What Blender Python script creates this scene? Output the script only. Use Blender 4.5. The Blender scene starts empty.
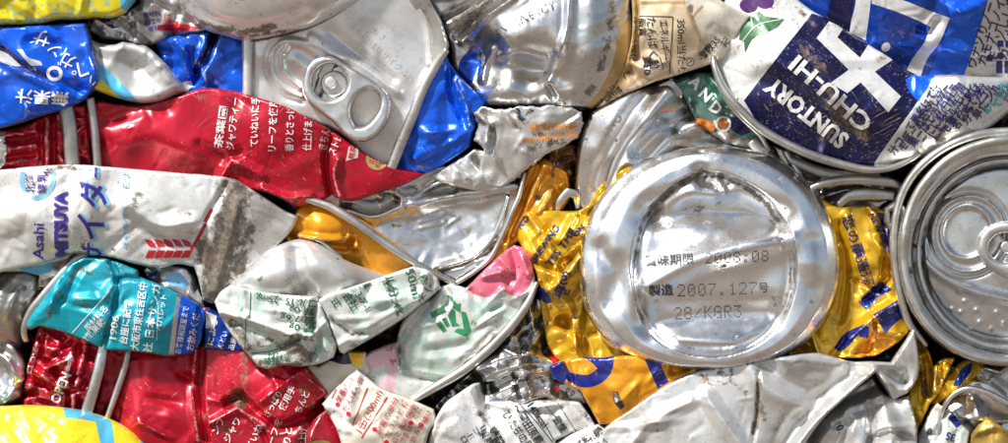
import bpy, bmesh, math, random
import numpy as np
from mathutils import Vector
from mathutils.geometry import delaunay_2d_cdt

# ------------------------------------------------------------------ camera, sky, sun, exposure
K = 0.00025            # metres per drawing unit; about four units to a millimetre
HS = 1.35             # relief scale
Z0 = 0.30              # height of the picture's middle above the yard
scene = bpy.context.scene
col = scene.collection

def W(x, y, h):
    return ((x - 504.0) * K, -h * K * HS, (221.5 - y) * K + Z0)

cam_d = bpy.data.cameras.new('camera')
cam = bpy.data.objects.new('camera', cam_d); col.objects.link(cam)
cam.location = (0, -6000 * K, Z0); cam.rotation_euler = (math.radians(90), 0, 0)
cam_d.sensor_width = 36; cam_d.lens = 36 * (5982 * K) / (1008 * K)
cam_d.clip_start = 0.01; cam_d.clip_end = 500
scene.camera = cam

SUN_EL, SUN_AZ = 48, 226     # degrees; azimuth clockwise from +Y
world = bpy.data.worlds.new('World'); scene.world = world; world.use_nodes = True
wn = world.node_tree; wn.nodes.clear()
sky = wn.nodes.new('ShaderNodeTexSky'); sky.sky_type = 'NISHITA'; sky.sun_disc = False
sky.sun_elevation = math.radians(SUN_EL); sky.sun_rotation = math.radians(SUN_AZ)
sky.air_density = 1.0; sky.dust_density = 1.2; sky.ozone_density = 1.0
hs = wn.nodes.new('ShaderNodeHueSaturation'); hs.inputs['Saturation'].default_value = 0.7
bg = wn.nodes.new('ShaderNodeBackground'); bg.inputs['Strength'].default_value = 0.085
wo = wn.nodes.new('ShaderNodeOutputWorld')
wn.links.new(sky.outputs[0], hs.inputs['Color']); wn.links.new(hs.outputs[0], bg.inputs[0]); wn.links.new(bg.outputs[0], wo.inputs[0])
sun_d = bpy.data.lights.new('sun', 'SUN'); sun_d.energy = 5.0; sun_d.angle = math.radians(5); sun_d.color = (1, .98, .95)
sun = bpy.data.objects.new('sun', sun_d); col.objects.link(sun)
el, az = math.radians(SUN_EL), math.radians(SUN_AZ)
sdir = Vector((math.sin(az) * math.cos(el), math.cos(az) * math.cos(el), math.sin(el)))
sun.rotation_euler = sdir.to_track_quat('Z', 'Y').to_euler()
vs = scene.view_settings
vs.view_transform = 'Standard'; vs.look = 'None'; vs.gamma = 1; vs.use_curve_mapping = False
vs.exposure = 0.36
scene.cycles.max_bounces = 5; scene.cycles.diffuse_bounces = 2; scene.cycles.glossy_bounces = 2

# ------------------------------------------------------------------ materials
MATS = {}
def mat(name, c, metal=0.0, rough=0.35, mott=0.12, speck=0.35, scratch=0.25, coat=0.0, scr_col=(.6, .58, .55), bump=0.12, wear=0.0, c2=None, mscale=30, grime=0.45, dent=0.0, dense=0.0):
    """painted or bare sheet metal: mottled tone, grime specks, scratches; 'dirt' is a per-vertex stain mask; wear rubs lettering away"""
    if name in MATS: return MATS[name]
    m = bpy.data.materials.new(name); MATS[name] = m; m.use_nodes = True
    nt = m.node_tree; N = nt.nodes; L = nt.links; N.clear()
    out = N.new('ShaderNodeOutputMaterial'); b = N.new('ShaderNodeBsdfPrincipled')
    tc = N.new('ShaderNodeTexCoord')
    def noise(px, detail=4, rough_=0.6, vec=None, off=0):
        n = N.new('ShaderNodeTexNoise'); n.inputs['Scale'].default_value = 1 / (px * K); n.inputs['Detail'].default_value = detail
        n.inputs['Roughness'].default_value = rough_
        if vec is None and off:
            mp = N.new('ShaderNodeMapping'); mp.inputs['Location'].default_value = (off, off * .7, off * 1.3); L.new(tc.outputs['Object'], mp.inputs[0]); vec = mp.outputs[0]
        L.new(vec if vec is not None else tc.outputs['Object'], n.inputs['Vector']); return n.outputs['Fac']
    def mr(v, a, b_, c_=0, d=1):
        n = N.new('ShaderNodeMapRange'); n.inputs[1].default_value = a; n.inputs[2].default_value = b_; n.inputs[3].default_value = c_; n.inputs[4].default_value = d
        L.new(v, n.inputs[0]); return n.outputs[0]
    def mul(a, b_, op='MULTIPLY'):
        n = N.new('ShaderNodeMath'); n.operation = op; n.use_clamp = op != 'MULTIPLY_ADD'
        for i, v in enumerate((a, b_)):
            if isinstance(v, (int, float)): n.inputs[i].default_value = v
            else: L.new(v, n.inputs[i])
        return n.outputs[0]
    def mix(f, a, b_):
        n = N.new('ShaderNodeMix'); n.data_type = 'RGBA'
        if isinstance(f, (int, float)): n.inputs[0].default_value = f
        else: L.new(f, n.inputs[0])
        for i, v in ((6, a), (7, b_)):
            if isinstance(v, tuple): n.inputs[i].default_value = (*v, 1)
            else: L.new(v, n.inputs[i])
        return n.outputs[2]
    seed = (sum(ord(ch) for ch in name) % 97) * .013
    dk = tuple(v * (1 - 2.2 * mott) for v in c); lt = tuple(min(1, v * (1 + mott)) for v in c)
    cc = mix(mr(noise(mscale, 5, .6, off=seed), .3, .7), dk, lt)
    if c2: cc = mix(mr(noise(mscale * 1.7, 4, .6, off=seed + .3), .45, .6), cc, c2)
    metal_v = None
    rv = mr(noise(14, 5, .65, off=seed + .1), .25, .75, rough * .75, rough * 1.3)
    # scratches in two directions
    if scratch > 0:
        sc = None
        for ang, o in ((.6, .21), (-.9, .47)):
            mp = N.new('ShaderNodeMapping'); mp.vector_type = 'TEXTURE'
            mp.inputs['Rotation'].default_value = (0, ang + seed, 0); mp.inputs['Scale'].default_value = (38, 1, 1); mp.inputs['Location'].default_value = (o, seed, o)
            L.new(tc.outputs['Object'], mp.inputs[0])
            s = mul(mr(noise(1.5, 2, .5, mp.outputs[0]), .67 - dense, .73 - dense), mr(noise(45, 2, .5, off=o), .45 - dense, .62 - dense))
            sc = s if sc is None else mul(sc, s, 'MAXIMUM')
        scm = mul(sc, scratch)
        cc = mix(scm, cc, scr_col)
    if speck > 0:
        sp = mul(mr(noise(2.6, 3, .7, off=seed + .5), .605, .665), mr(noise(38, 3, .6, off=seed + .7), .42, .64))
        cc = mix(mul(sp, speck), cc, (.035, .028, .02))
    if grime > 0:
        cc = mix(mul(mr(noise(60, 6, .7, off=seed + 1.1), .52, .68), grime * .6), cc, (.11, .09, .065))
        cc = mix(mul(mul(mr(noise(11, 8, .8, off=seed + 5.1), .56, .63), mr(noise(48, 3, .6, off=seed + 6.1), .44, .58)), grime), cc, (.06, .045, .03))
    if not wear:
        ea = N.new('ShaderNodeAttribute'); ea.attribute_name = 'rub'
        es_ = N.new('ShaderNodeMath'); es_.operation = 'ADD'; L.new(ea.outputs['Fac'], es_.inputs[0]); L.new(noise(6, 6, .75, off=seed + 2.3), es_.inputs[1])
        cc = mix(mul(mul(mr(es_.outputs[0], .92, 1.06), mr(ea.outputs['Fac'], .02, .1)), .8), cc, scr_col)
    at = N.new('ShaderNodeAttribute'); at.attribute_name = 'dirt'
    dn = noise(9, 7, .78, off=seed + .9)
    dsum = N.new('ShaderNodeMath'); dsum.operation = 'ADD'; L.new(at.outputs['Fac'], dsum.inputs[0]); L.new(dn, dsum.inputs[1])
    dm = mul(mr(dsum.outputs[0], .88, .98), mr(at.outputs['Fac'], 0.02, .12))
    dcol = mix(mr(noise(5, 5, .7, off=seed + 1.7), .38, .62), (.012, .009, .006), (.24, .16, .085))
    cc = mix(mul(dm, .88), cc, dcol)
    L.new(cc, b.inputs['Base Color'])
    mv = mul(mr(dm, 0, 1, 1, .15), metal)
    L.new(mv, b.inputs['Metallic'])
    ra = N.new('ShaderNodeMath'); ra.operation = 'ADD'; ra.use_clamp = True; L.new(rv, ra.inputs[0]); L.new(mul(dm, .4), ra.inputs[1])
    L.new(ra.outputs[0], b.inputs['Roughness'])
    b.inputs['Coat Weight'].default_value = coat; b.inputs['Coat Roughness'].default_value = .18
    if bump:
        bp = N.new('ShaderNodeBump'); bp.inputs['Strength'].default_value = bump; bp.inputs['Distance'].default_value = 1.2 * K
        s2 = N.new('ShaderNodeMath'); s2.operation = 'ADD'; L.new(noise(7, 5, .6, off=seed + 2), s2.inputs[0]); L.new(mul(dm, 1.0), s2.inputs[1])
        L.new(s2.outputs[0], bp.inputs['Height'])
        if dent:
            b2 = N.new('ShaderNodeBump'); b2.inputs['Strength'].default_value = dent; b2.inputs['Distance'].default_value = 7 * K
            L.new(noise(24, 2.5, .5, off=seed + 4), b2.inputs['Height']); L.new(b2.outputs[0], bp.inputs['Normal'])
        L.new(bp.outputs[0], b.inputs['Normal'])
    sh = b.outputs[0]
    if wear > 0:
        tr = N.new('ShaderNodeBsdfTransparent'); ms = N.new('ShaderNodeMixShader')
        L.new(mr(noise(5, 5, .7, off=seed + 3), .74 - .3 * wear, .80 - .3 * wear), ms.inputs[0]); L.new(sh, ms.inputs[1]); L.new(tr.outputs[0], ms.inputs[2]); sh = ms.outputs[0]
    L.new(sh, out.inputs[0])
    return m

# ------------------------------------------------------------------ geometry helpers
def smooth_loop(pts, step, closed=True, corner=48):
    """Catmull-Rom through the points, kept sharp where the outline turns hard; resampled evenly"""
    P = np.array(pts, float); n = len(P)
    out = []
    rng = range(n) if closed else range(n - 1)
    def turn(i):
        if not closed and (i == 0 or i == n - 1): return True
        a = P[i] - P[i - 1]; b = P[(i + 1) % n] - P[i]
        ang = abs(math.degrees(math.atan2(a[0] * b[1] - a[1] * b[0], a[0] * b[0] + a[1] * b[1])))
        return ang > corner
    T = [turn(i) for i in range(n)]
    for i in rng:
        p1 = P[i]; p2 = P[(i + 1) % n]
        L = np.linalg.norm((p2 - p1)[:2])
        m1 = (p2 - P[i - 1]) * .5 if not T[i] else (p2 - p1)
        m2 = (P[(i + 2) % n] - p1) * .5 if not T[(i + 1) % n] else (p2 - p1)
        for m in (m1, m2):
            l = np.linalg.norm(m[:2])
            if l > L: m *= L / l
        k = max(1, int(round(L / step)))
        t = (np.arange(k) / k)[:, None]
        out.append((2*t**3-3*t**2+1)*p1 + (t**3-2*t**2+t)*m1 + (-2*t**3+3*t**2)*p2 + (t**3-t**2)*m2)
    out = np.vstack(out)
    if not closed: out = np.vstack([out, P[-1:]])
    return out

def in_poly(X, Y, poly):
    r = np.zeros(len(X), bool)
    x1, y1 = poly[-1][:2]
    for p in poly:
        x2, y2 = p[0], p[1]
        if y1 != y2:
            c = ((y1 > Y) != (y2 > Y)) & (X < (x2 - x1) * (Y - y1) / (y2 - y1) + x1)
            r ^= c
        x1, y1 = x2, y2
    return r

def line_dist(X, Y, pts, closed=False, signed=False):
    d = np.full(len(X), 1e18); sg = np.ones(len(X))
    P = list(pts); n = len(P)
    for i in range(n if closed else n - 1):
        ax, ay = P[i][:2]; bx, by = P[(i + 1) % n][:2]
        dx, dy = bx - ax, by - ay; l2 = dx*dx + dy*dy + 1e-12
        t = np.clip(((X - ax) * dx + (Y - ay) * dy) / l2, 0, 1)
        ex, ey = X - ax - t * dx, Y - ay - t * dy
        e = ex*ex + ey*ey
        m = e < d
        d = np.where(m, e, d)
        if signed: sg = np.where(m, np.sign(dx * ey - dy * ex), sg)
    d = np.sqrt(d)
    return d * sg if signed else d

def box(q, n):
    return np.convolve(np.pad(q, n // 2, 'edge'), np.ones(n) / n, 'valid')

def vnoise(X, Y, scale, seed):
    r = np.random.RandomState(seed).rand(64, 64) * 2 - 1
    u = X / scale + 17.3; v = Y / scale + 9.1
    i = np.floor(u).astype(int); j = np.floor(v).astype(int)
    f = u - i; g = v - j
    f = f*f*f*(f*(f*6-15)+10); g = g*g*g*(g*(g*6-15)+10)
    q = lambda a, b: r[(i + a) % 64, (j + b) % 64]
    return (q(0,0)*(1-f)+q(1,0)*f)*(1-g) + (q(0,1)*(1-f)+q(1,1)*f)*g

FOLD = 1.25
class Sheet:
    """A crushed piece of can wall: an outline plus a relief (control heights, folds, dents, crumple), rolled over at its edges and closed backwards."""
    def __init__(s, outline, ctrl, g=1.7, roll=5, drop=4, crumple=None, noise=None, folds=(), bumps=(), dirt=(), holes=(), extra=None, ragged=0.0, seed=1, depth=46, corner=27, fine=0.65, grime=1.0):
        s.g = g; s.seed = seed; s.roll = roll * (.6 if roll <= 5 and depth > 20 else 1); s.drop = drop * (1.1 if depth > 20 else .8); s.crumple = crumple; s.noise = noise
        s.folds = list(folds); s.bumps = list(bumps); s.dirt = list(dirt); s.extra = extra; s.depth = depth
        s.out = smooth_loop(outline, g, True, corner)
        if ragged:
            rs = np.random.RandomState(seed + 5)
            q = np.cumsum(rs.randn(len(s.out), 2) * .35, 0); q -= np.linspace(0, 1, len(q))[:, None] * q[-1]
            q = q - np.c_[box(q[:, 0], 25), box(q[:, 1], 25)]
            s.out = s.out + q * ragged
        s.holes = [smooth_loop(h, g) for h in holes]
        c = np.array(ctrl, float)
        s.c = c
        if len(c) >= 3:
            n = len(c)
            d = np.linalg.norm(c[:, None, :2] - c[None, :, :2], axis=2) / 100
            A = np.zeros((n + 3, n + 3)); A[:n, :n] = np.where(d > 0, d*d*np.log(d + 1e-12), 0) + np.eye(n) * 1e-3
            A[:n, n] = 1; A[:n, n+1:] = c[:, :2] / 100; A[n:, :n] = A[:n, n:].T
            s.w = np.linalg.lstsq(A, np.concatenate([c[:, 2], [0, 0, 0]]), rcond=None)[0]
        if crumple:
            cn, camp, clen, cwid = crumple
            rs = np.random.RandomState(seed)
            lo, hi = s.out.min(0), s.out.max(0)
            s.cr = [(rs.uniform(lo[0], hi[0]), rs.uniform(lo[1], hi[1]), rs.uniform(0, math.pi), clen * rs.uniform(.4, 1.5), cwid * rs.uniform(.45, 1.3), 1.3 * camp * rs.choice([-1, 1]) * rs.uniform(.3, 1.2)) for _ in range(int(cn * 1.25))]
        s.fine = []
        if crumple:
            ar = abs(np.dot(s.out[:, 0], np.roll(s.out[:, 1], 1)) - np.dot(s.out[:, 1], np.roll(s.out[:, 0], 1))) / 2
            s.fine = [(rs.uniform(lo[0], hi[0]), rs.uniform(lo[1], hi[1]), rs.uniform(0, math.pi), rs.uniform(5, 22), rs.uniform(2.5, 5.5), rs.choice([-1, 1]) * rs.uniform(.3, 1.4) * fine) for _ in range(int(ar / 300))]
        rg = np.random.RandomState(seed * 3 + 1)     # stray grime: blots and scuffed stretches of the edge
        if depth > 20 and grime > 0:
            lo, hi = s.out.min(0), s.out.max(0)
            ar = abs(np.dot(s.out[:, 0], np.roll(s.out[:, 1], 1)) - np.dot(s.out[:, 1], np.roll(s.out[:, 0], 1))) / 2
            for _ in range(int(grime * ar / 900)):
                s.dirt.append((rg.uniform(lo[0], hi[0]), rg.uniform(lo[1], hi[1]), rg.uniform(3, 13), rg.uniform(.33, .47)))
            for _ in range(int(grime * len(s.out) * g / 60)):
                i = rg.randint(0, len(s.out)); k = rg.randint(6, 24)
                q = s.out[np.arange(i, i + k, 3) % len(s.out)]
                s.dirt.append((q, rg.uniform(1.5, 4), rg.uniform(.38, .5)))
    def height(s, X, Y):
        X = np.asarray(X, float); Y = np.asarray(Y, float)
        if len(s.c) < 3: h = np.full(len(X), s.c[0][2], float)
        else:
            n = len(s.c); h = s.w[n] + s.w[n+1] * X/100 + s.w[n+2] * Y/100
            for i in range(n):
                d2 = ((X - s.c[i, 0])**2 + (Y - s.c[i, 1])**2) / 1e4
                h = h + s.w[i] * .5 * d2 * np.log(d2 + 1e-12)
        if s.noise:
            for a, sc in s.noise: h = h + a * vnoise(X, Y, sc, s.seed + int(sc * 7))
        if s.crumple:
            for cx, cy, an, ln, wd, am in s.cr + s.fine:
                ca, sa = math.cos(an), math.sin(an)
                u = (X - cx) * ca + (Y - cy) * sa; v = -(X - cx) * sa + (Y - cy) * ca
                w = np.clip(1 - (u / ln)**2, 0, 1)
                q = np.clip(1 - np.sqrt(v*v + .15) / wd, 0, 1)
                h = h + am * q * w
        for f in s.folds:
            pts, am, wd = f[:3]; am = am * FOLD; kind = f[3] if len(f) > 3 else 'c'
            pts = smooth_loop(pts, 4, False) if len(pts) > 2 else np.array(pts, float)
            if kind == 's':
                d = line_dist(X, Y, pts, signed=True); h = h + am * .5 * (1 + np.tanh(d / wd))
            else:
                d = line_dist(X, Y, pts)
                h = h + am * (np.exp(-(d / wd)**2) if kind == 'r' else np.clip(1 - np.sqrt(d*d + .2) / wd, 0, 1)**1.15)
        for bx, by, r, am in s.bumps: h = h + am * np.exp(-((X - bx)**2 + (Y - by)**2) / (r * r))
        if s.extra is not None: h = h + s.extra(X, Y)
        if s.roll > 0:
            d = line_dist(X, Y, s.out, True)
            for hl in s.holes: d = np.minimum(d, line_dist(X, Y, hl, True))
            t = np.clip(d / s.roll, 0, 1)
            h = h - s.drop * (1 - np.sqrt(np.clip(1 - (1 - t)**2, 0, 1)))
        return h
    def build(s, name, root, mats, prints=(), side=None, label=None, parent=None):
        g = s.g; lo, hi = s.out.min(0), s.out.max(0)
        xs = np.arange(lo[0], hi[0], g); ys = np.arange(lo[1], hi[1], g * .87)
        X, Y = np.meshgrid(xs, ys); X = X + (np.arange(len(ys)) % 2)[:, None] * g * .5
        X = X.ravel(); Y = Y.ravel()
        k = in_poly(X, Y, s.out); X, Y = X[k], Y[k]
        d = line_dist(X, Y, s.out, True); k = d > g * .55; X, Y = X[k], Y[k]
        for hl in s.holes:
            k = ~in_poly(X, Y, hl) & (line_dist(X, Y, hl, True) > g * .5); X, Y = X[k], Y[k]
        loops = [s.out] + s.holes + [smooth_loop(p, max(g, 1.5)) for p, _ in prints]
        pts = []; edges = []
        for lp in loops:
            o = len(pts); n = len(lp)
            pts += [Vector((a, b)) for a, b in lp[:, :2]]
            edges += [(o + i, o + (i + 1) % n) for i in range(n)]
        pts += [Vector((a, b)) for a, b in zip(X, Y)]
        V, _, F = delaunay_2d_cdt(pts, edges, [], 0, 1e-4, False)[:3]
        V = np.array([v[:] for v in V]); F = np.array([f[:] for f in F])
        cx = V[F].mean(1)
        k = in_poly(cx[:, 0], cx[:, 1], s.out)
        for hl in s.holes: k &= ~in_poly(cx[:, 0], cx[:, 1], hl)
        F = F[k]; cx = cx[k]
        a, b_, c_ = V[F[:, 0]], V[F[:, 1]], V[F[:, 2]]
        ar = (b_[:, 0]-a[:, 0])*(c_[:, 1]-a[:, 1]) - (b_[:, 1]-a[:, 1])*(c_[:, 0]-a[:, 0])
        F[ar > 0] = F[ar > 0][:, ::-1]
        mi = np.zeros(len(F), int)
        for (p, j), lp in zip(prints, loops[1 + len(s.holes):]): mi[in_poly(cx[:, 0], cx[:, 1], lp)] = j
        used = np.unique(F); re = np.full(len(V), -1); re[used] = np.arange(len(used)); V = V[used]; F = re[F]
        H = s.height(V[:, 0], V[:, 1])
        # walls going back from the free edges
        from collections import Counter
        E = np.vstack([F[:, [0, 1]], F[:, [1, 2]], F[:, [2, 0]]])
        es = set(map(tuple, E.tolist()))
        be = [e for e in es if (e[1], e[0]) not in es]
        bv = sorted({v for e in be for v in e}); n0 = len(V)
        m1 = {v: n0 + i for i, v in enumerate(bv)}; m2 = {v: n0 + len(bv) + i for i, v in enumerate(bv)}
        bvi = np.array(bv, int)
        V3 = np.vstack([np.c_[V, H], np.c_[V[bvi], H[bvi] - 2.5], np.c_[V[bvi], H[bvi] - s.depth]])
        faces = F.tolist() + [(e[1], e[0], m1[e[0]], m1[e[1]]) for e in be] + [(m1[e[1]], m1[e[0]], m2[e[0]], m2[e[1]]) for e in be]
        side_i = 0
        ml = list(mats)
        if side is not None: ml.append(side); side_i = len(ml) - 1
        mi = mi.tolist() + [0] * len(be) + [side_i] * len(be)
        o = make_obj(name, V3, faces, ml, root, parent, mi)
        if s.dirt:
            dd = np.zeros(len(V3))
            for q in s.dirt:
                if len(q) == 4: v = q[3] * np.exp(-((V3[:, 0]-q[0])**2 + (V3[:, 1]-q[1])**2) / q[2]**2)
                else:
                    v = q[2] * np.exp(-(line_dist(V3[:, 0], V3[:, 1], q[0]) / q[1])**2)
                dd = np.maximum(dd, v)
            at = o.data.attributes.new('dirt', 'FLOAT', 'POINT'); at.data.foreach_set('value', dd.astype(np.float32))
        nb = np.zeros(len(V)); ct = np.zeros(len(V))
        for i, j in ((0, 1), (1, 2), (2, 0)):
            for p, q in ((i, j), (j, i)):
                np.add.at(nb, F[:, p], H[F[:, q]]); np.add.at(ct, F[:, p], 1)
        cv = H - nb / np.maximum(ct, 1)
        ed = line_dist(V[:, 0], V[:, 1], s.out, True)
        rub = np.clip(np.clip(cv - .08, 0, 1) * 1.8, 0, .5); rub = np.maximum(rub * (ed > 1.5 * g), .42 * np.exp(-(ed / 1.6)**2))
        at = o.data.attributes.new('rub', 'FLOAT', 'POINT'); at.data.foreach_set('value', np.concatenate([rub, np.zeros(len(V3) - len(V))]).astype(np.float32))
        if label: o['label'] = label
        s.root = root; s.obj = o
        return o

def make_obj(name, V3, faces, mats, root, parent=None, mi=None, smooth=True):
    V3 = np.asarray(V3, float)
    P = np.c_[(V3[:, 0] - 504) * K, -V3[:, 2] * K * HS, (221.5 - V3[:, 1]) * K + Z0] - np.array(root['o'])
    me = bpy.data.meshes.new(name)
    me.from_pydata(P.tolist(), [], faces)
    for m in mats: me.materials.append(m)
    if mi is not None: me.polygons.foreach_set('material_index', mi)
    me.polygons.foreach_set('use_smooth', [smooth] * len(me.polygons))
    me.update()
    o = bpy.data.objects.new(name, me); col.objects.link(o)
    o.parent = parent if parent is not None else root
    return o

def can(name, label, at, cat='can', group='crushed cans pressed into the bale'):
    r = bpy.data.objects.new(name, None); col.objects.link(r)
    r.location = W(*at); r['o'] = list(W(*at)); r['label'] = label; r['category'] = cat; r['group'] = group
    r.empty_display_size = .004
    return r

def text(sh, body, x, y, size, rot, m, sx=1.0, bold=0.0, lift=.95, name='lettering', fit=None, shear=0, parent=None, mirror=False, margin=1.0):
    cu = bpy.data.curves.new('t', 'FONT'); cu.body = body; cu.size = size; cu.resolution_u = 2; cu.align_x = 'CENTER'; cu.align_y = 'CENTER'
    cu.offset = bold + size * .008; cu.shear = shear; cu.space_line = 1.0
    ob = bpy.data.objects.new('t', cu)
    me = bpy.data.meshes.new_from_object(ob)
    bm = bmesh.new(); bm.from_mesh(me)
    bpy.data.meshes.remove(me); bpy.data.objects.remove(ob); bpy.data.curves.remove(cu)
    for _ in range(4):
        lg = [e for e in bm.edges if e.calc_length() > 2.2]
        if not lg: break
        bmesh.ops.subdivide_edges(bm, edges=lg, cuts=1); bmesh.ops.triangulate(bm, faces=bm.faces[:])
    bmesh.ops.remove_doubles(bm, verts=bm.verts, dist=1e-4)
    V = np.array([v.co[:2] for v in bm.verts]); bm.verts.index_update()
    F = [[v.index for v in f.verts] for f in bm.faces]; bm.free()
    if not len(V): return None
    if fit: V[:, 0] *= fit / (np.ptp(V[:, 0]) + 1e-9)
    V[:, 0] *= sx * (-1 if mirror else 1)
    a = math.radians(rot); ca, sa = math.cos(a), math.sin(a)
    X = x + V[:, 0] * ca - V[:, 1] * sa; Y = y - (V[:, 0] * sa + V[:, 1] * ca)
    return decal(sh, X, Y, F, m, lift, name, parent, margin, mirror)

def decal(sh, X, Y, F, m, lift=.45, name='lettering', parent=None, margin=1.0, flip=False):
    ok = in_poly(X, Y, sh.out) & (line_dist(X, Y, sh.out, True) > margin)
    for hl in sh.holes: ok &= ~in_poly(X, Y, hl)
    F = [f for f in F if all(ok[i] for i in f)]
    if not F: return None
    use = sorted({i for f in F for i in f}); re = {v: i for i, v in enumerate(use)}
    X, Y = X[use], Y[use]; F = [[re[i] for i in (f if not flip else f[::-1])] for f in F]
    return make_obj(name, np.c_[X, Y, sh.height(X, Y) + lift], F, [m], sh.root, parent if parent is not None else sh.obj)

def shape(sh, poly, m, lift=.4, name='printed_mark', step=1.6, parent=None, corner=48):
    """a flat printed patch laid on a sheet"""
    lp = smooth_loop(poly, step, True, corner); lo, hi = lp.min(0), lp.max(0)
    X, Y = np.meshgrid(np.arange(lo[0], hi[0], step), np.arange(lo[1], hi[1], step)); X = X.ravel(); Y = Y.ravel()
    k = in_poly(X, Y, lp); X, Y = X[k], Y[k]
    if len(X): k = line_dist(X, Y, lp, True) > step * .5; X, Y = X[k], Y[k]
    n = len(lp)
    V, _, F = delaunay_2d_cdt([Vector(p) for p in lp[:, :2]] + [Vector(p) for p in zip(X, Y)], [(i, (i+1) % n) for i in range(n)], [], 0, 1e-4, False)[:3]
    V = np.array([v[:] for v in V]); F = np.array([f[:] for f in F]); c = V[F].mean(1); F = F[in_poly(c[:, 0], c[:, 1], lp)]
    a, b_, c_ = V[F[:, 0]], V[F[:, 1]], V[F[:, 2]]
    ar = (b_[:, 0]-a[:, 0])*(c_[:, 1]-a[:, 1]) - (b_[:, 1]-a[:, 1])*(c_[:, 0]-a[:, 0])
    F[ar > 0] = F[ar > 0][:, ::-1]
    return decal(sh, V[:, 0], V[:, 1], F.tolist(), m, lift, name, parent, .5)

def stroke(sh, pts, w, m, lift=.4, name='printed_mark', parent=None):
    p = smooth_loop(pts, 2.0, False) if len(pts) > 2 else np.array([np.array(pts[0]) + (np.array(pts[1]) - np.array(pts[0])) * t for t in np.linspace(0, 1, max(2, int(np.hypot(pts[1][0]-pts[0][0], pts[1][1]-pts[0][1]) / 2)))])
    t = np.gradient(p, axis=0); t /= np.linalg.norm(t, axis=1)[:, None] + 1e-9; nrm = np.c_[-t[:, 1], t[:, 0]] * w * .5
    n = len(p); V = np.vstack([p + nrm, p - nrm])
    F = []
    for i in range(n - 1): F += [(i, i+1, n+i+1), (i, n+i+1, n+i)]
    return decal(sh, V[:, 0], V[:, 1], F, m, lift, name, parent, .5)

def rim(name, root, pts, w, t, m, seg=12, closed=False, wob=.5, seed=3, parent=None, label=None):
    """a curled can rim: a flattened tube swept along (x, y, h) points"""
    p = smooth_loop(pts, 2.5, closed, 70); n = len(p)
    rs = np.random.RandomState(seed)
    if wob:
        q = np.cumsum(rs.randn(n), 0); q = box(q - q.mean(), 9); q = q - box(q, 41); p[:, 2] += q * wob * .5
    tg = np.gradient(p[:, :2], axis=0) if not closed else np.roll(p[:, :2], -1, 0) - np.roll(p[:, :2], 1, 0)
    tg /= np.linalg.norm(tg, axis=1)[:, None] + 1e-9; nr = np.c_[-tg[:, 1], tg[:, 0]]
    ww = np.interp(np.linspace(0, 1, n), np.linspace(0, 1, len(w)), w) if isinstance(w, (list, tuple)) else np.full(n, float(w))
    V = []
    for i in range(n):
        for j in range(seg):
            a = 2 * math.pi * j / seg; ca, sa = math.cos(a), math.sin(a)
            ca = math.copysign(abs(ca)**.7, ca); sa = math.copysign(abs(sa)**.7, sa)
            V.append((p[i, 0] + nr[i, 0] * ca * ww[i] / 2, p[i, 1] + nr[i, 1] * ca * ww[i] / 2, p[i, 2] + sa * t / 2))
    F = []
    for i in range(n if closed else n - 1):
        for j in range(seg):
            a, b_ = i * seg + j, i * seg + (j + 1) % seg; c_, d = ((i + 1) % n) * seg + (j + 1) % seg, ((i + 1) % n) * seg + j
            F.append((a, d, c_, b_))
    if not closed: F += [tuple(range(seg)), tuple((n - 1) * seg + j for j in reversed(range(seg)))]
    o = make_obj(name, V, F, [m], root, parent)
    if label: o['label'] = label
    return o

def polar(center, pts):
    a = np.array([math.atan2(y - center[1], x - center[0]) for x, y in pts]); r = np.array([math.hypot(x - center[0], y - center[1]) for x, y in pts])
    k = np.argsort(a); a, r = a[k], r[k]
    A = np.concatenate([a - 2 * math.pi, a, a + 2 * math.pi]); R = np.concatenate([r, r, r])
    # smooth periodic table
    tb = np.linspace(-math.pi, math.pi, 361); rv = np.interp(tb, A, R)
    ker = np.hanning(25); ker /= ker.sum(); rv = np.convolve(np.concatenate([rv[-41:-1], rv, rv[1:41]]), ker, 'same')[40:-40]
    return lambda X, Y: np.interp(np.arctan2(Y - center[1], X - center[0]), tb, rv)

def ring_profile(center, inner, outer, us, hs):
    Ri, Ro = polar(center, inner), polar(center, outer)
    uu = np.linspace(us[0], us[-1], 400); hh = np.interp(uu, us, hs); ker = np.hanning(15); ker /= ker.sum()
    hh = np.convolve(np.pad(hh, 7, 'edge'), ker, 'valid')
    def f(X, Y):
        r = np.hypot(X - center[0], Y - center[1]); a, b_ = Ri(X, Y), Ro(X, Y)
        u = np.where(r < a, r / a, 1 + (r - a) / (b_ - a))
        return np.interp(u, uu, hh)
    return f

def ell(cx, cy, rx, ry, rot=0, n=20):
    a = math.radians(rot); return [(cx + rx*math.cos(t)*math.cos(a) - ry*math.sin(t)*math.sin(a), cy + rx*math.cos(t)*math.sin(a) + ry*math.sin(t)*math.cos(a)) for t in [2*math.pi*i/n for i in range(n)]]

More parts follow.
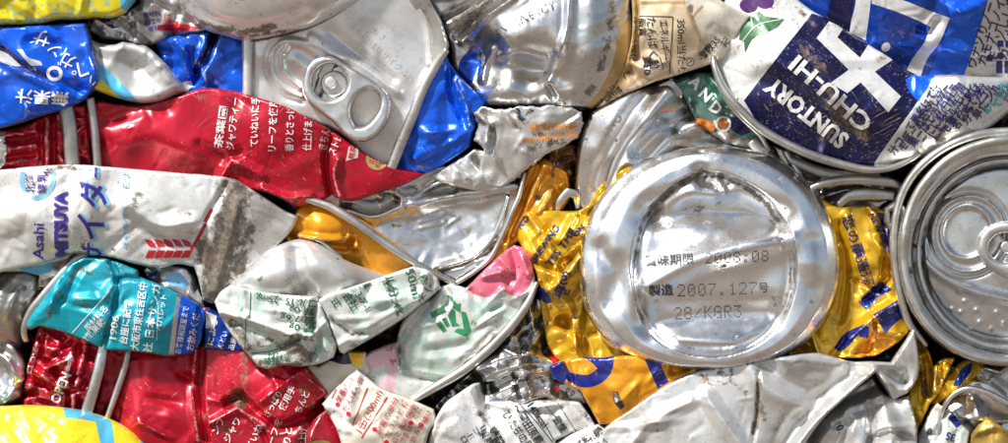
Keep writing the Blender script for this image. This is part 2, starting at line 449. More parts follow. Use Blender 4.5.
DOTS = {'0': '0E11131519110E', '2': '0E11010204081F', '8': '0E11110E11110E', '7': '1F010204080808', '1': '040C040404040E', '3': '1F02040201110E', '.': '00000000000C0C', '/': '00010204081000', 'K': '11121418141211', 'G': '0E11101711110F', 'R': '1E11111E141211'}
def dot_text(sh, body, x, y, px, rot, m, parent=None):
    """ink-jet stamp: 5 by 7 dots a character"""
    V = []; F = []; a = math.radians(rot); n = len(body)
    for i, ch in enumerate(body):
        if ch not in DOTS: continue
        for r in range(7):
            row = int(DOTS[ch][2*r:2*r+2], 16)
            for c in range(5):
                if row >> (4 - c) & 1:
                    u = ((i - (n - 1) / 2) * 6.6 + c - 2) * px * 1.0; v = (3 - r) * px * 1.15
                    cx, cy = x + u * math.cos(a) - v * math.sin(a), y - (u * math.sin(a) + v * math.cos(a)); o = len(V)
                    for k in range(6): V.append((cx + .43 * px * math.cos(k * math.pi / 3), cy - .46 * px * math.sin(k * math.pi / 3)))
                    F += [(o, o + k, o + k + 1) for k in range(1, 5)]
    V = np.array(V); return decal(sh, V[:, 0], V[:, 1], F, m, .45, 'date_stamp', parent)

# ------------------------------------------------------------------ paints
ALU   = mat('bare_aluminium', (.72, .71, .69), 1, .29, .07, .6, .4, scr_col=(.35, .33, .3))
ALUB  = mat('bright_aluminium', (.92, .92, .92), 1, .27, .05, .4, .35, scr_col=(.4, .38, .35))
ALUD  = mat('dull_aluminium', (.55, .53, .50), .9, .38, .12, .6, .3, scr_col=(.3, .28, .25))
LID   = mat('brushed_lid_metal', (.85, .83, .80), .7, .36, .06, .4, .3, scr_col=(.5, .48, .45))
RIM   = mat('rim_metal', (.62, .60, .55), .9, .34, .10, .7, .35, scr_col=(.35, .3, .25))
TABM  = mat('pull_tab_metal', (.66, .64, .61), .9, .33, .06, .5, .3, scr_col=(.4, .38, .35))
FOIL  = mat('crumpled_foil_metal', (.74, .73, .71), 1, .20, .08, .5, .1)
SHADE_CORE  = mat('deep_bale_metal', (.10, .09, .08), .7, .5, .2, .8, .2)  # backing layer coloured dark, so gaps between the cans look deep in shade
SHADE_SIDE  = mat('hidden_side_metal', (.28, .26, .24), .8, .45, .15, .6, .2)  # can side walls toned dark to put crevice shade into the colour
WHITE = mat('white_can_print', (.76, .75, .72), .2, .32, .08, .85, .5, .2, scr_col=(.35, .32, .28))
GREYW = mat('grey_white_print', (.62, .61, .59), .45, .34, .07, .6, .3, .1, scr_col=(.4, .38, .35))
SILK  = mat('satin_silver_print', (.70, .69, .66), .6, .32, .08, .75, .45, .1, scr_col=(.4, .36, .3))
CREAM = mat('cream_print', (.74, .68, .56), .1, .36, .08, .6, .3, .1, scr_col=(.4, .3, .2))
BEIGE = mat('beige_print', (.66, .50, .32), .2, .36, .14, .6, .3, .1, c2=(.74, .62, .44), scr_col=(.35, .2, .1))
TAN   = mat('tan_stain_print', (.55, .36, .14), .2, .36, .15, .5, .3, .1)
RED   = mat('red_can_print', (.52, .004, .024), .34, .30, .14, .4, .6, .08, scr_col=(.75, .45, .42))
REDL  = mat('light_red_print', (.60, .02, .05), .4, .32, .1, .3, .3, .3)
PINK  = mat('pink_print', (.80, .16, .24), .1, .34, .10, .7, .2, .2)
PALEP = mat('pale_pink_print', (.80, .50, .56), .05, .36, .08, .5, .2, .2)
BLUE  = mat('blue_can_print', (.002, .11, .76), .32, .29, .12, .3, .55, .12, scr_col=(.55, .65, .8))
BLUED = mat('deep_blue_print', (.003, .06, .45), .45, .25, .18, .4, .6, .15, scr_col=(.4, .5, .7), dense=.02)
NAVY  = mat('navy_print', (.014, .013, .095), .5, .26, .3, .3, 1.0, .3, scr_col=(.42, .38, .36), dense=.035)
SKYB  = mat('sky_blue_print', (.10, .52, .78), .15, .32, .08, .4, .3, .3)
TEAL  = mat('teal_can_print', (.004, .38, .50), .28, .33, .10, .6, .6, .08, scr_col=(.5, .75, .75))
YEL   = mat('yellow_can_print', (.86, .72, .02), .15, .32, .07, .5, .3, .25)
ORA   = mat('orange_gold_print', (.90, .36, .008), .42, .26, .12, .35, .25, .4, scr_col=(.95, .7, .3))
GOLD  = mat('yellow_gold_print', (.88, .50, .014), .52, .22, .10, .35, .3, .4, scr_col=(.95, .8, .4))
ROYAL = mat('royal_blue_mark', (.012, .022, .24), .3, .3, .15, .3, .8, .3, scr_col=(.6, .55, .5))
MINT  = mat('pale_green_print', (.54, .68, .59), .1, .35, .07, .5, .3, .15)
PALEG = mat('green_white_print', (.70, .73, .68), .2, .33, .07, .85, .5, .15, scr_col=(.4, .38, .3))
GREEN = mat('leaf_green_mark', (.03, .30, .11), .1, .34, .15, .3, .4, .2, scr_col=(.6, .65, .6))
LEAF  = mat('printed_leaf_green', (.035, .13, .045), .15, .34, .25, .5, .4, .2, c2=(.07, .20, .07), mscale=12)
DGREEN= mat('dark_green_print', (.03, .14, .10), .3, .3, .3, .6, .5, .3, c2=(.12, .26, .22), mscale=10)
GRAPE = mat('printed_grape_purple', (.10, .02, .16), .2, .3, .2, .3, .3, .3)
ink = lambda n, c, wear=0.25, metal=.1: mat(n, c, metal, .36, .05, .15, .15, wear=wear, bump=0, grime=.1)
W_INK = ink('white_lettering', (.82, .80, .78), .38)
W_INKS = ink('solid_white_lettering', (.82, .81, .79), .12)
K_INK = ink('black_lettering', (.018, .018, .02), .14)
KS_INK = ink('worn_black_lettering', (.03, .03, .032), .88)
SCUF = ink('scuffed_white_lettering', (.74, .72, .68), .52)
P_INK = ink('purple_lettering', (.06, .03, .28), .30)
C_INK = ink('light_blue_lettering', (.25, .55, .82), .45)
G_INK = ink('dark_green_lettering', (.02, .12, .055), .12)
R_INK = ink('red_lettering', (.52, .015, .025), .25)
N_INK = ink('navy_lettering', (.02, .02, .14), .30)
O_INK = ink('orange_lettering', (.80, .30, .06), .35)
T_INK = ink('teal_lettering', (.05, .35, .45), .3)

# ------------------------------------------------------------------ setting: yard and the rest of the bale
def setting():
    me = bpy.data.meshes.new('ground'); s_ = 30
    me.from_pydata([(-s_, -s_, 0), (s_, -s_, 0), (s_, s_, 0), (-s_, s_, 0)], [], [(0, 1, 2, 3)])
    m = bpy.data.materials.new('yard_concrete'); m.use_nodes = True
    nt = m.node_tree; b = nt.nodes['Principled BSDF']; n = nt.nodes.new('ShaderNodeTexNoise'); n.inputs['Scale'].default_value = 6; n.inputs['Detail'].default_value = 6
    r = nt.nodes.new('ShaderNodeValToRGB'); r.color_ramp.elements[0].color = (.12, .09, .07, 1); r.color_ramp.elements[1].color = (.20, .16, .125, 1)
    nt.links.new(n.outputs['Fac'], r.inputs[0]); nt.links.new(r.outputs[0], b.inputs['Base Color']); b.inputs['Roughness'].default_value = .9
    me.materials.append(m); o = bpy.data.objects.new('ground', me); col.objects.link(o); o['kind'] = 'structure'
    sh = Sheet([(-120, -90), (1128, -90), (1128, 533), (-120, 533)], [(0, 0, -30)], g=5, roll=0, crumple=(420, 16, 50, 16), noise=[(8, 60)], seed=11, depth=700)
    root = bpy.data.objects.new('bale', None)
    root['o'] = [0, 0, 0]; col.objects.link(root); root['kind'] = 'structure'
    sh.build('compacted_layer', root, [SHADE_CORE])
setting()

# ------------------------------------------------------------------ top left
def yellow_top():
    r = can('crushed_yellow_can', 'yellow can with pale blue checks at the top left corner', (60, 25, 0))
    sh = Sheet([(-40, -40), (150, -40), (140, -6), (133, 4), (126, 13), (112, 18), (95, 18), (75, 20), (58, 20), (40, 24), (20, 25), (-40, 27)],
               [(0, 0, 30), (130, 0, 26), (60, -30, 34), (60, 18, 27), (0, 22, 28)], roll=7, drop=8, noise=[(1.6, 26)], crumple=(10, 2.5, 30, 12), seed=21,
               folds=[([(20, -5), (45, 22)], -2.5, 7), ([(85, -5), (80, 20)], 2, 6)], dirt=[([(0, 24), (60, 19), (115, 17)], 3, .4)])
    pr = [([(119, -40), (151, -40), (140, -6), (133, 4), (127, 12), (122, 9)], 1)]
    rs = random.Random(4)
    for i in range(17):
        for j in range(-3, 4):
            x = i * 8 - 8 + (j % 2) * 4; y = j * 7 + 1 + i * -.3
            if x < 110 and rs.random() < .62:
                w = rs.uniform(1.6, 3.6); pr.append(([(x - w, y - w * .8), (x + w, y - w * .9), (x + w * .9, y + w * .8), (x - w * .8, y + w)], 2))
    chk = mat('pale_blue_check', (.55, .66, .30), .15, .34, .1, .4, .3, .2)
    sh.build('can_wall', r, [YEL, SKYB, chk], pr, side=SHADE_SIDE)
yellow_top()

def blue_left():
    r = can('crushed_blue_can', 'bright blue can with white katakana, torn open at the left edge', (50, 115, 0))
    sh = Sheet([(-40, 24), (20, 27), (60, 24), (86, 23), (90, 35), (94, 52), (99, 70), (101, 80), (94, 90), (84, 100), (68, 108), (45, 115), (20, 123), (0, 128), (-40, 132)],
               [(0, 30, 24), (85, 25, 22), (98, 75, 30), (50, 50, 26), (0, 60, 30), (30, 95, 34), (80, 98, 26), (0, 125, 28), (60, 75, 29)], roll=4, drop=5,
               noise=[(1.6, 22)], crumple=(14, 3, 30, 10), seed=5,
               folds=[([(-10, 40), (22, 63), (55, 82), (90, 92)], -5, 9), ([(-10, 52), (25, 72), (60, 88)], 4, 8), ([(30, 42), (48, 40), (60, 48)], -4, 8), ([(28, 110), (60, 95)], 2, 8)], dirt=[(55, 42, 10, .35)])
    sh.build('can_wall', r, [BLUE, WHITE, NAVY], [([(-5, 44), (10, 52), (25, 66), (18, 67), (0, 62), (-10, 58)], 1), ([(18, 50), (24, 50), (30, 58), (42, 62), (44, 66), (32, 66)], 1), ([(-8, 42), (6, 47), (26, 62), (46, 73), (60, 82), (40, 76), (24, 67), (8, 54), (-8, 48)], 2)], side=SHADE_SIDE)
    for ch, x, y, rot, sz in (('サ', 44, 37, 160, 19), ('ン', 56, 50, 158, 15), ('ガ', 69, 60, 155, 17), ('ペ', 83, 71, 150, 19), ('ハ', 95, 81, 150, 11)):
        text(sh, ch, x, y, sz, rot, W_INKS, bold=.02)
    text(sh, '無果汁', 44, 97, 15, 176, W_INKS, fit=52, bold=.22)
    ring = [(56 + 6.5*math.cos(t), 74 + 6*math.sin(t)) for t in [i*math.pi/8 for i in range(17)]]
    stroke(sh, ring, 3.4, W_INKS)
blue_left()

def grey_hump():
    r = can('crushed_grey_can', 'pale grey dented can with a sky blue and yellow stripe at its lower corner', (135, 100, 0))
    sh = Sheet([(88, 38), (100, 43), (113, 44), (122, 41), (135, 43), (146, 46), (158, 56), (168, 66), (178, 79), (189, 92), (176, 95), (160, 101), (142, 103), (120, 99), (90, 88)],
               [(95, 42, 14), (130, 45, 18), (185, 90, 14), (140, 75, 12), (110, 62, 18), (150, 98, 20), (100, 88, 22), (165, 68, 20)], roll=9, drop=9, noise=[(1.4, 20)], seed=8, crumple=(8, 2, 25, 10),
               folds=[([(100, 55), (125, 62), (150, 72)], -4, 12, 'r'), ([(150, 55), (172, 85)], 3, 8, 'r')], dirt=[(160, 95, 10, .34), (125, 58, 12, .3)])
    sh.build('can_wall', r, [GREYW, SKYB, YEL], [([(96, 62), (103, 66), (120, 82), (140, 103), (118, 99), (105, 84), (97, 72)], 1), ([(80, 88), (92, 84), (103, 80), (110, 88), (120, 98), (90, 93)], 2)], side=SHADE_SIDE)
grey_hump()

def crumpled_top():
    r = can('crumpled_silver_can', 'small crumpled silver can with tiny red and blue print below the yellow can', (150, 40, -10))
    sh = Sheet([(86, 14), (112, 14), (125, 14), (138, 2), (135, -20), (190, -20), (200, 10), (212, 28), (190, 34), (165, 40), (147, 45), (120, 40), (100, 38), (88, 30)],
               [(90, 20, 2), (140, 5, 12), (200, 25, 8), (150, 40, 10), (110, 38, 6)], roll=5, drop=5, crumple=(26, 6, 26, 8), noise=[(2, 16)], seed=17,
               folds=[([(112, 14), (130, 28), (148, 44)], -8, 5), ([(138, 0), (136, 14), (146, 21)], -8, 6), ([(120, 12), (136, 12)], 4, 5), ([(95, 20), (106, 34)], 6, 6)], dirt=[(150, 42, 8, .4), (100, 30, 10, .35)])
    sh.build('can_wall', r, [SILK, NAVY], [([(88, 15), (108, 18), (120, 27), (112, 28), (98, 20), (90, 24)], 1)], side=SHADE_SIDE)
    for i, t in enumerate(('原材料', '名エキ', '香料')): text(sh, t, 152 + i*1, 15 + 7 * i, 6, 8, P_INK)
    for i, t in enumerate(('は', '内容量', '製造者', '記載')): text(sh, t, 167 + i*3, 17 + 5.5*i, 7 if i == 0 else 5.5, -8, R_INK, bold=.06)
    text(sh, 'A', 133, 13, 7, 30, K_INK); text(sh, 'の', 132, 25, 8, 20, P_INK); text(sh, 'さい', 122, 36, 8, -20, P_INK); text(sh, '水', 101, 29, 9, -40, P_INK)
    shape(sh, [(157, 25), (184, 24), (200, 28), (184, 31), (158, 30)], R_INK)
crumpled_top()

def end_top():
    r = can('silver_can_base', 'pale silver can seen from its rounded base with brown grime along the lower edge', (270, 38, 10))
    sh = Sheet([(160, -60), (385, -60), (366, -8), (357, 3), (345, 9), (330, 18), (310, 27), (288, 33), (265, 38), (242, 40), (222, 35), (206, 30), (192, 18), (178, 3), (165, -20)],
               [(170, -10, 22), (270, 36, 30), (360, -5, 26), (270, -10, 46), (210, 0, 40), (325, 0, 40), (205, 28, 28)], roll=12, drop=12, noise=[(1.0, 30)], seed=9,
               dirt=[([(200, 22), (225, 30), (245, 33), (275, 27)], 7, .52), ([(195, 5), (215, 18)], 6, .3), ([(238, 38), (290, 31)], 3, .5)], folds=[([(190, 5), (220, 22), (262, 28), (310, 16)], -3, 6, 'r')])
    sh.build('can_base', r, [LID], side=SHADE_SIDE)
    rim('pull_ring', r, [(328, -3, 42), (332, 2, 43), (338, 0, 43), (340, -8, 42)], 4, 4, ALU)
end_top()

# ------------------------------------------------------------------ blue can with the pull tab
def lid_can():
    r = can('crushed_blue_tab_can', 'blue can with its silver lid and pull tab facing out above the red bottle can', (340, 165, -5))
    left = Sheet([(150, 36), (180, 34), (208, 31), (246, 36), (246, 100), (190, 100), (170, 80)],
                 [(155, 45, 2), (205, 35, 12), (240, 40, 4), (240, 90, 4), (190, 90, 2), (190, 60, 10)], roll=6, drop=6, noise=[(2, 18)], crumple=(8, 3, 24, 9), seed=3,
                 folds=[([(190, 52), (193, 68), (198, 76)], -7, 8), ([(215, 32), (205, 58), (192, 80)], -9, 7), ([(186, 52), (175, 40)], 3, 8), ([(200, 66), (205, 80)], 5, 8)], dirt=[(190, 80, 7, .45), (225, 85, 10, .3)])
    left.build('can_wall', r, [BLUE, NAVY], [([(208, 30), (220, 30), (216, 42), (208, 54), (200, 65), (194, 75), (192, 68), (200, 55), (206, 44)], 1)], side=SHADE_SIDE)
    shape(left, [(181, 82), (190, 80), (192, 86), (187, 90)], W_INK, name='scuff')
    right = Sheet([(446, 55), (452, 66), (462, 78), (474, 90), (487, 103), (481, 116), (474, 130), (470, 147), (455, 158), (438, 168), (426, 173), (400, 172), (385, 165), (400, 130), (420, 90)],
                  [(446, 60, 16), (486, 103, 8), (470, 148, 12), (425, 170, 12), (400, 160, 10), (445, 110, 18)], roll=4, drop=4, noise=[(1.3, 18)], crumple=(6, 2.5, 25, 9), seed=6,
                  folds=[([(449, 62), (452, 95), (462, 118)], -5, 6), ([(455, 80), (466, 105), (470, 125)], 4, 6), ([(415, 158), (455, 140), (474, 128)], 2.5, 7)], dirt=[(428, 168, 7, .4), (476, 112, 6, .35)])
    right.build('can_wall', r, [BLUE], side=SHADE_SIDE)
    lid = Sheet([(241, 38), (262, 38), (290, 32), (318, 22), (345, 6), (360, -12), (400, -14), (418, 2), (428, 16), (434, 32), (444, 50), (436, 66), (426, 84), (416, 106), (404, 136), (393, 168), (375, 168), (340, 134), (300, 116), (270, 108), (241, 106)],
                [(245, 45, 8), (245, 95, 6), (330, 20, 14), (395, 0, 14), (425, 20, 10), (430, 65, 10), (400, 145, 8), (340, 130, 8), (350, 70, 12), (290, 65, 10), (395, 80, 15)], roll=3, drop=3, seed=14, noise=[(.7, 26)],
                folds=[([(300, 88), (284, 72), (281, 54), (290, 43), (304, 46), (322, 57)], 2.6, 3, 'r'), ([(301, 97), (282, 87), (271, 66), (274, 49), (288, 40), (308, 43), (345, 60)], 2.2, 2.6, 'r'), ([(302, 102), (280, 95), (266, 72), (267, 50), (276, 40)], -2.0, 2, 'r'),
                       ([(312, 38), (350, 60), (372, 72), (398, 92)], 2.5, 5, 'r'), ([(331, 32), (355, 52), (392, 80)], -2.2, 5, 'r'), ([(296, 60), (306, 68)], 2.4, 7, 'r'), ([(252, 40), (251, 100)], -1.2, 2, 'r'), ([(418, 4), (426, 22), (430, 45), (431, 64)], 1.8, 3, 'r'), ([(410, 116), (396, 160)], 1.5, 7, 'r')],
                bumps=[(262, 56, 8, 2)],
                dirt=[([(412, 120), (398, 160)], 3, .45), ([(283, 70), (300, 95)], 3, .32)])
    lid.build('lid', r, [LID], side=SHADE_SIDE)
    text(lid, 'あき缶はリサイクルへ', 381, 52, 9, -41, LID, fit=84, lift=.9, name='embossed_lettering'); text(lid, 'おいしさ', 372, 28, 8, -41, LID, fit=30, lift=.7, name='embossed_lettering')
    fl = Sheet([(396, -20), (420, -20), (432, 4), (442, 22), (449, 45), (447, 54), (438, 62), (431, 68), (429, 50), (424, 30), (416, 14)],
               [(410, -5, 16), (445, 45, 24), (431, 65, 15), (428, 25, 12), (440, 20, 22)], roll=3, drop=3, seed=2, folds=[([(425, 12), (433, 38), (433, 62)], -3, 6, 'r')])
    fl.build('bent_flange', r, [RIM], side=SHADE_SIDE)
    rim('rim', r, [(447, 50, 22), (436, 66, 19), (424, 88, 19), (412, 118, 18), (400, 146, 16), (390, 172, 14)], [6, 10, 10, 11, 11, 10], 8, RIM, seed=4)
    rim('rim_seam', r, [(247, 36, 11), (247, 70, 11), (247, 104, 10)], 8, 6, LID, seed=7)
    # pull tab
    tab = Sheet([(302.5, 82), (306, 68), (313, 59), (323, 55.5), (333, 57), (345, 64), (365, 75), (380, 85), (389, 94), (391, 104), (388, 120), (378, 135), (366, 142), (354, 141), (345, 135), (334, 123), (322, 114), (309, 103), (303, 93)],
                [(330, 80, 24), (370, 115, 27), (305, 85, 23), (388, 100, 26)], g=1.3, roll=4.2, drop=5, seed=1, depth=9, noise=[(.4, 14)],
                holes=[ell(330, 82, 17.5, 18.5, 20), [(351, 116), (352, 105), (357, 96), (366, 90), (375, 91.5), (380, 99), (379, 109), (373, 119), (365, 126), (356, 127)]])
    t = tab.build('pull_tab', r, [TABM])
    pl = Sheet(ell(330, 82, 20, 21, 20), [(330, 82, 13)], g=1.5, roll=2, drop=2, depth=6, seed=2, folds=[([(316, 95), (330, 62)], -4, 4, 'r'), ([(320, 75), (326, 70)], -3, 3)], dirt=[([(318, 96), (322, 84)], 3, .5), ([(331, 68), (337, 66)], 2.5, .55), (342, 74, 5, .4)])
    pl.build('rivet_plate', r, [ALU])
    a = ell(331, 83, 8.5, 8.5)
    Sheet(ell(334, 84, 13.5, 13.5), [(334, 84, 15)], g=1.2, roll=2.5, drop=2.5, depth=6).build('tab_tongue', r, [TABM], parent=t)
    Sheet(ell(331, 83, 6.3, 6.3), [(331, 83, 20)], g=1, roll=2.2, drop=2.2, depth=8).build('rivet', r, [LID], parent=t)
lid_can()

# ------------------------------------------------------------------ upper red bottle can
def red_upper():
    r = can('crushed_red_bottle_can', 'long red bottle can with vertical white print and a gold seal under the tab', (200, 205, -10))
    sh = Sheet([(84, 112), (98, 100), (118, 104), (140, 105), (158, 101), (180, 95), (200, 89), (214, 88), (230, 90), (246, 94), (270, 101), (292, 109), (310, 119), (330, 129), (345, 140), (362, 150), (378, 160), (394, 167), (426, 173), (414, 180), (398, 187), (375, 194), (358, 200), (344, 201), (332, 196), (322, 200), (306, 206), (295, 207), (280, 198), (262, 192), (240, 190), (180, 186), (96, 185)],
               [(90, 110, 8), (90, 175, 6), (150, 110, 16), (150, 165, 10), (215, 92, 18), (230, 175, 14), (270, 130, 26), (300, 200, 18), (330, 140, 21), (328, 190, 15), (380, 180, 20), (424, 173, 12), (200, 130, 20)], roll=4, drop=5, noise=[(1.5, 26)], crumple=(12, 2.2, 34, 12), seed=31,
               folds=[([(332, 130), (326, 158), (330, 186), (332, 198)], -7, 7), ([(338, 160), (334, 178), (342, 200)], 5, 7), ([(110, 120), (140, 108), (165, 105)], -4, 9, 'r'), ([(200, 145), (225, 160), (240, 152)], -4, 8), ([(222, 176), (232, 160), (262, 175)], 4, 9), ([(120, 140), (160, 135), (195, 150)], 4, 14, 'r'), ([(262, 188), (285, 198), (310, 196)], 4, 7)],
               dirt=[([(215, 140), (224, 100)], 5, .32), (228, 172, 8, .3)])
    sh.build('can_wall', r, [RED, REDL], [([(195, 96), (214, 89), (246, 95), (240, 99), (214, 95), (200, 101)], 1)], side=SHADE_SIDE)
    for t, x, y, rot, f in (('茶葉園', 222, 127, 82, 42), ('ジャワティー', 234, 124, 84, 52), ('ていねいに手', 256, 122, 88, 50), ('リーフを使用', 274, 126, 88, 52), ('香りとさっぱ', 291, 129, 88, 45), ('仕上げまし', 309, 132, 87, 37), ('きちんと', 326, 136, 78, 28), ('ストレ', 336, 145, 66, 20)):
        text(sh, t, x, y, 9.5, rot, W_INK, fit=f, bold=.06)
    shape(sh, [(349, 147), (360, 142), (358, 158), (346, 161)], mat('pale_badge', (.75, .6, .55), .1, .35, wear=.15), name='printed_badge')
    text(sh, '無糖', 353, 152, 7.5, 80, R_INK, lift=.8)
    seal = mat('gold_seal', (.62, .45, .16), .5, .35, .2, .4, .3, wear=.15)
    shape(sh, ell(377, 160, 11, 10, 20), seal, name='gold_seal')
    text(sh, '本格\n紅茶', 377, 160, 6.5, 60, R_INK, lift=.8)
    # threaded neck, seen between the silver rings
    nk = Sheet([(-40, 128), (0, 130), (20, 127), (40, 118), (70, 106), (86, 104), (92, 185), (60, 185), (-40, 190)],
               [(0, 140, 8), (60, 115, 10), (60, 175, 10), (0, 180, 6), (85, 140, 8), (30, 150, 14)], roll=4, drop=4, seed=4, crumple=(22, 4, 14, 6), noise=[(1.5, 9)],
               folds=[([(40, 118), (42, 182)], -5, 3.5, 'r'), ([(52, 112), (54, 182)], -5, 3.5, 'r'), ([(47, 112), (48, 182)], 3, 3, 'r'), ([(8, 140), (34, 136)], -5, 5), ([(8, 158), (34, 154)], -5, 5), ([(10, 149), (36, 145)], 4, 5)], dirt=[(22, 140, 4, .6), (20, 160, 4, .5)])
    nk.build('threaded_neck', r, [RED, ALU], [([(-40, 120), (4, 128), (6, 150), (2, 166), (-40, 190)], 1)], side=SHADE_SIDE)
    for q, w in (([(66, 106, 14), (70, 130, 16), (74, 186, 14)], 15), ([(90, 98, 12), (95, 130, 13), (99, 186, 11)], 9)):
        rim('neck_ring', r, q, w, 9, ALUD, seed=int(w))
    shape(nk, [(36, 172), (40, 160), (43, 172)], W_INKS)
red_upper()

# ------------------------------------------------------------------ white soda can
def soda():
    r = can('crushed_white_soda_can', 'long white can with purple katakana and a red feathered arrow across the left', (140, 285, 0))
    sh = Sheet([(-40, 173), (0, 170), (30, 167), (60, 165), (85, 165), (110, 167), (145, 170), (180, 173), (208, 175), (234, 179), (250, 188), (268, 200), (286, 211), (299, 216), (292, 230), (278, 246), (258, 264), (238, 282), (224, 298), (212, 304), (203, 300), (199, 282), (194, 267), (178, 264), (160, 268), (135, 264), (112, 258), (92, 256), (75, 254), (60, 258), (40, 264), (20, 268), (-40, 282)],
               [(0, 175, 28), (0, 265, 22), (60, 170, 34), (60, 250, 26), (120, 172, 33), (115, 250, 26), (190, 178, 31), (165, 262, 26), (235, 182, 30), (295, 217, 17), (250, 255, 16), (210, 298, 16), (225, 235, 26), (80, 210, 40), (150, 212, 38)], roll=4, drop=6, noise=[(1.3, 24)], crumple=(14, 2.4, 34, 12), seed=12,
               folds=[([(-10, 225), (30, 212), (60, 235)], 5, 18, 'r'), ([(135, 215), (165, 240), (200, 238)], -4, 10), ([(200, 262), (206, 225), (230, 180)], -2.2, 6), ([(130, 205), (160, 225), (195, 222)], 4, 12), ([(70, 166), (68, 250)], -2, 6, 'r'), ([(88, 166), (92, 250)], 1.5, 8, 'r'), ([(10, 190), (40, 200)], -3, 12, 'r'), ([(215, 290), (230, 240), (240, 200)], 2, 9)],
               dirt=[([(238, 182), (232, 215), (225, 250), (214, 290)], 24, .60), ([(205, 245), (215, 285)], 14, .64), ([(250, 230), (238, 270)], 14, .52), ([(232, 178), (262, 196)], 8, .48), ([(120, 185), (150, 200)], 9, .40), (137, 203, 9, .52), ([(182, 212), (194, 216)], 7, .46), ([(225, 200), (245, 190)], 10, .45), ([(62, 168), (76, 168)], 5, .5), ([(75, 253), (100, 254)], 4, .55), (70, 190, 12, .34), (185, 195, 14, .34), (20, 195, 14, .3)])
    sh.build('can_wall', r, [WHITE, SILK], [([(248, 190), (262, 196), (286, 211), (299, 216), (284, 238), (262, 258), (250, 240), (252, 215)], 1)], side=SHADE_SIDE)
    for t, x, y, s_ in (('サ', 95, 253, 24), ('イ', 95, 226, 32), ('ダ', 98, 194, 30), ('ー', 99, 172, 14)):
        text(sh, t, x + 3, y + 1, s_, 88, C_INK, bold=.9 if s_ > 20 else .4, lift=.4)
    for t, x, y, s_ in (('サ', 95, 253, 23), ('イ', 95, 226, 31), ('ダ', 98, 194, 29), ('ー', 99, 172, 13)):
        text(sh, t, x, y, s_, 88, P_INK, bold=.30, lift=.75)
    text(sh, 'MITSUYA', 64, 225, 17, 90, P_INK, fit=66, bold=.9)
    text(sh, 'Asahi', 41, 241, 15, 86, P_INK, fit=36, bold=.15)
    stroke(sh, [(25, 172), (24, 184), (30, 194), (40, 198), (50, 194), (55, 184), (56, 172)], 4.5, C_INK)
    text(sh, '北海', 33, 184, 11, 92, P_INK, fit=20); text(sh, '練乳', 45, 183, 11, 88, P_INK, fit=21); text(sh, '使', 50, 170, 9, 88, P_INK)
    for i in range(5):                       # red feathered arrow
        x = 150 + i * 9
        for sgn in (1, -1):
            shape(sh, [(x, 247 - sgn*1), (x + 7.5, 247 - sgn*1 + 1), (x + 3.5, 247 - sgn * 8 + 2), (x - 4, 247 - sgn * 8)] if sgn > 0 else [(x, 250), (x + 7.5, 250.5), (x + 4, 257.5), (x - 4, 258)], R_INK, name='red_feather')
    stroke(sh, [(192, 250), (200, 236), (207, 224)], 3, R_INK, name='red_feather'); stroke(sh, [(206, 222), (213, 209)], 3, R_INK, name='red_feather')
    for y in (180, 213, 222, 231, 240): text(sh, '三ツ' if y < 190 else 'サイ', 128, y, 8, 90, C_INK)
soda()

# ------------------------------------------------------------------ lower left
def silver_left():
    r = can('crushed_silver_dome', 'domed silver can end at the left edge below the white soda can', (10, 335, -20))
    sh = Sheet([(-40, 276), (0, 271), (25, 270), (38, 276), (40, 292), (30, 312), (26, 330), (18, 348), (-40, 345)], [(0, 276, 0), (30, 275, 4), (5, 305, 16), (25, 325, 0), (-30, 300, 10)], roll=9, drop=9, noise=[(1.5, 14)], seed=4, crumple=(8, 3, 22, 8))
    sh.build('can_end', r, [ALUD], side=SHADE_SIDE)
    r = can('crushed_silver_scrap', 'narrow silver and sky blue strip wedged between the white soda can and the teal can', (45, 290, -20))
    sh = Sheet([(-40, 268), (20, 262), (60, 250), (92, 246), (70, 268), (50, 288), (35, 290), (38, 276), (20, 272), (-40, 276)], [(0, 270, 10), (80, 255, 12), (45, 280, 6)], roll=3, drop=3, noise=[(1.5, 10)], seed=14)
    sh.build('can_wall', r, [ALU, SKYB], [([(18, 268), (40, 265), (54, 262), (50, 272), (38, 275), (24, 272)], 1)])
    r = can('curved_silver_base', 'curved silver can base at the left edge beside the lower red bottle can neck', (10, 405, -20))
    sh = Sheet([(-40, 335), (0, 338), (14, 345), (22, 360), (24, 380), (20, 398), (8, 405), (-40, 410)], [(0, 345, 2), (18, 360, 8), (20, 395, 6), (-10, 375, -6), (0, 404, 8)], roll=6, drop=7, noise=[(1.8, 12)], seed=24, crumple=(8, 3, 20, 7), folds=[([(-10, 352), (8, 362), (14, 385), (4, 402)], 4, 4, 'r')])
    sh.build('can_base', r, [ALU]); shape(sh, ell(4, 398, 2.2, 2.2), GREEN, name='green_speck')
silver_left()

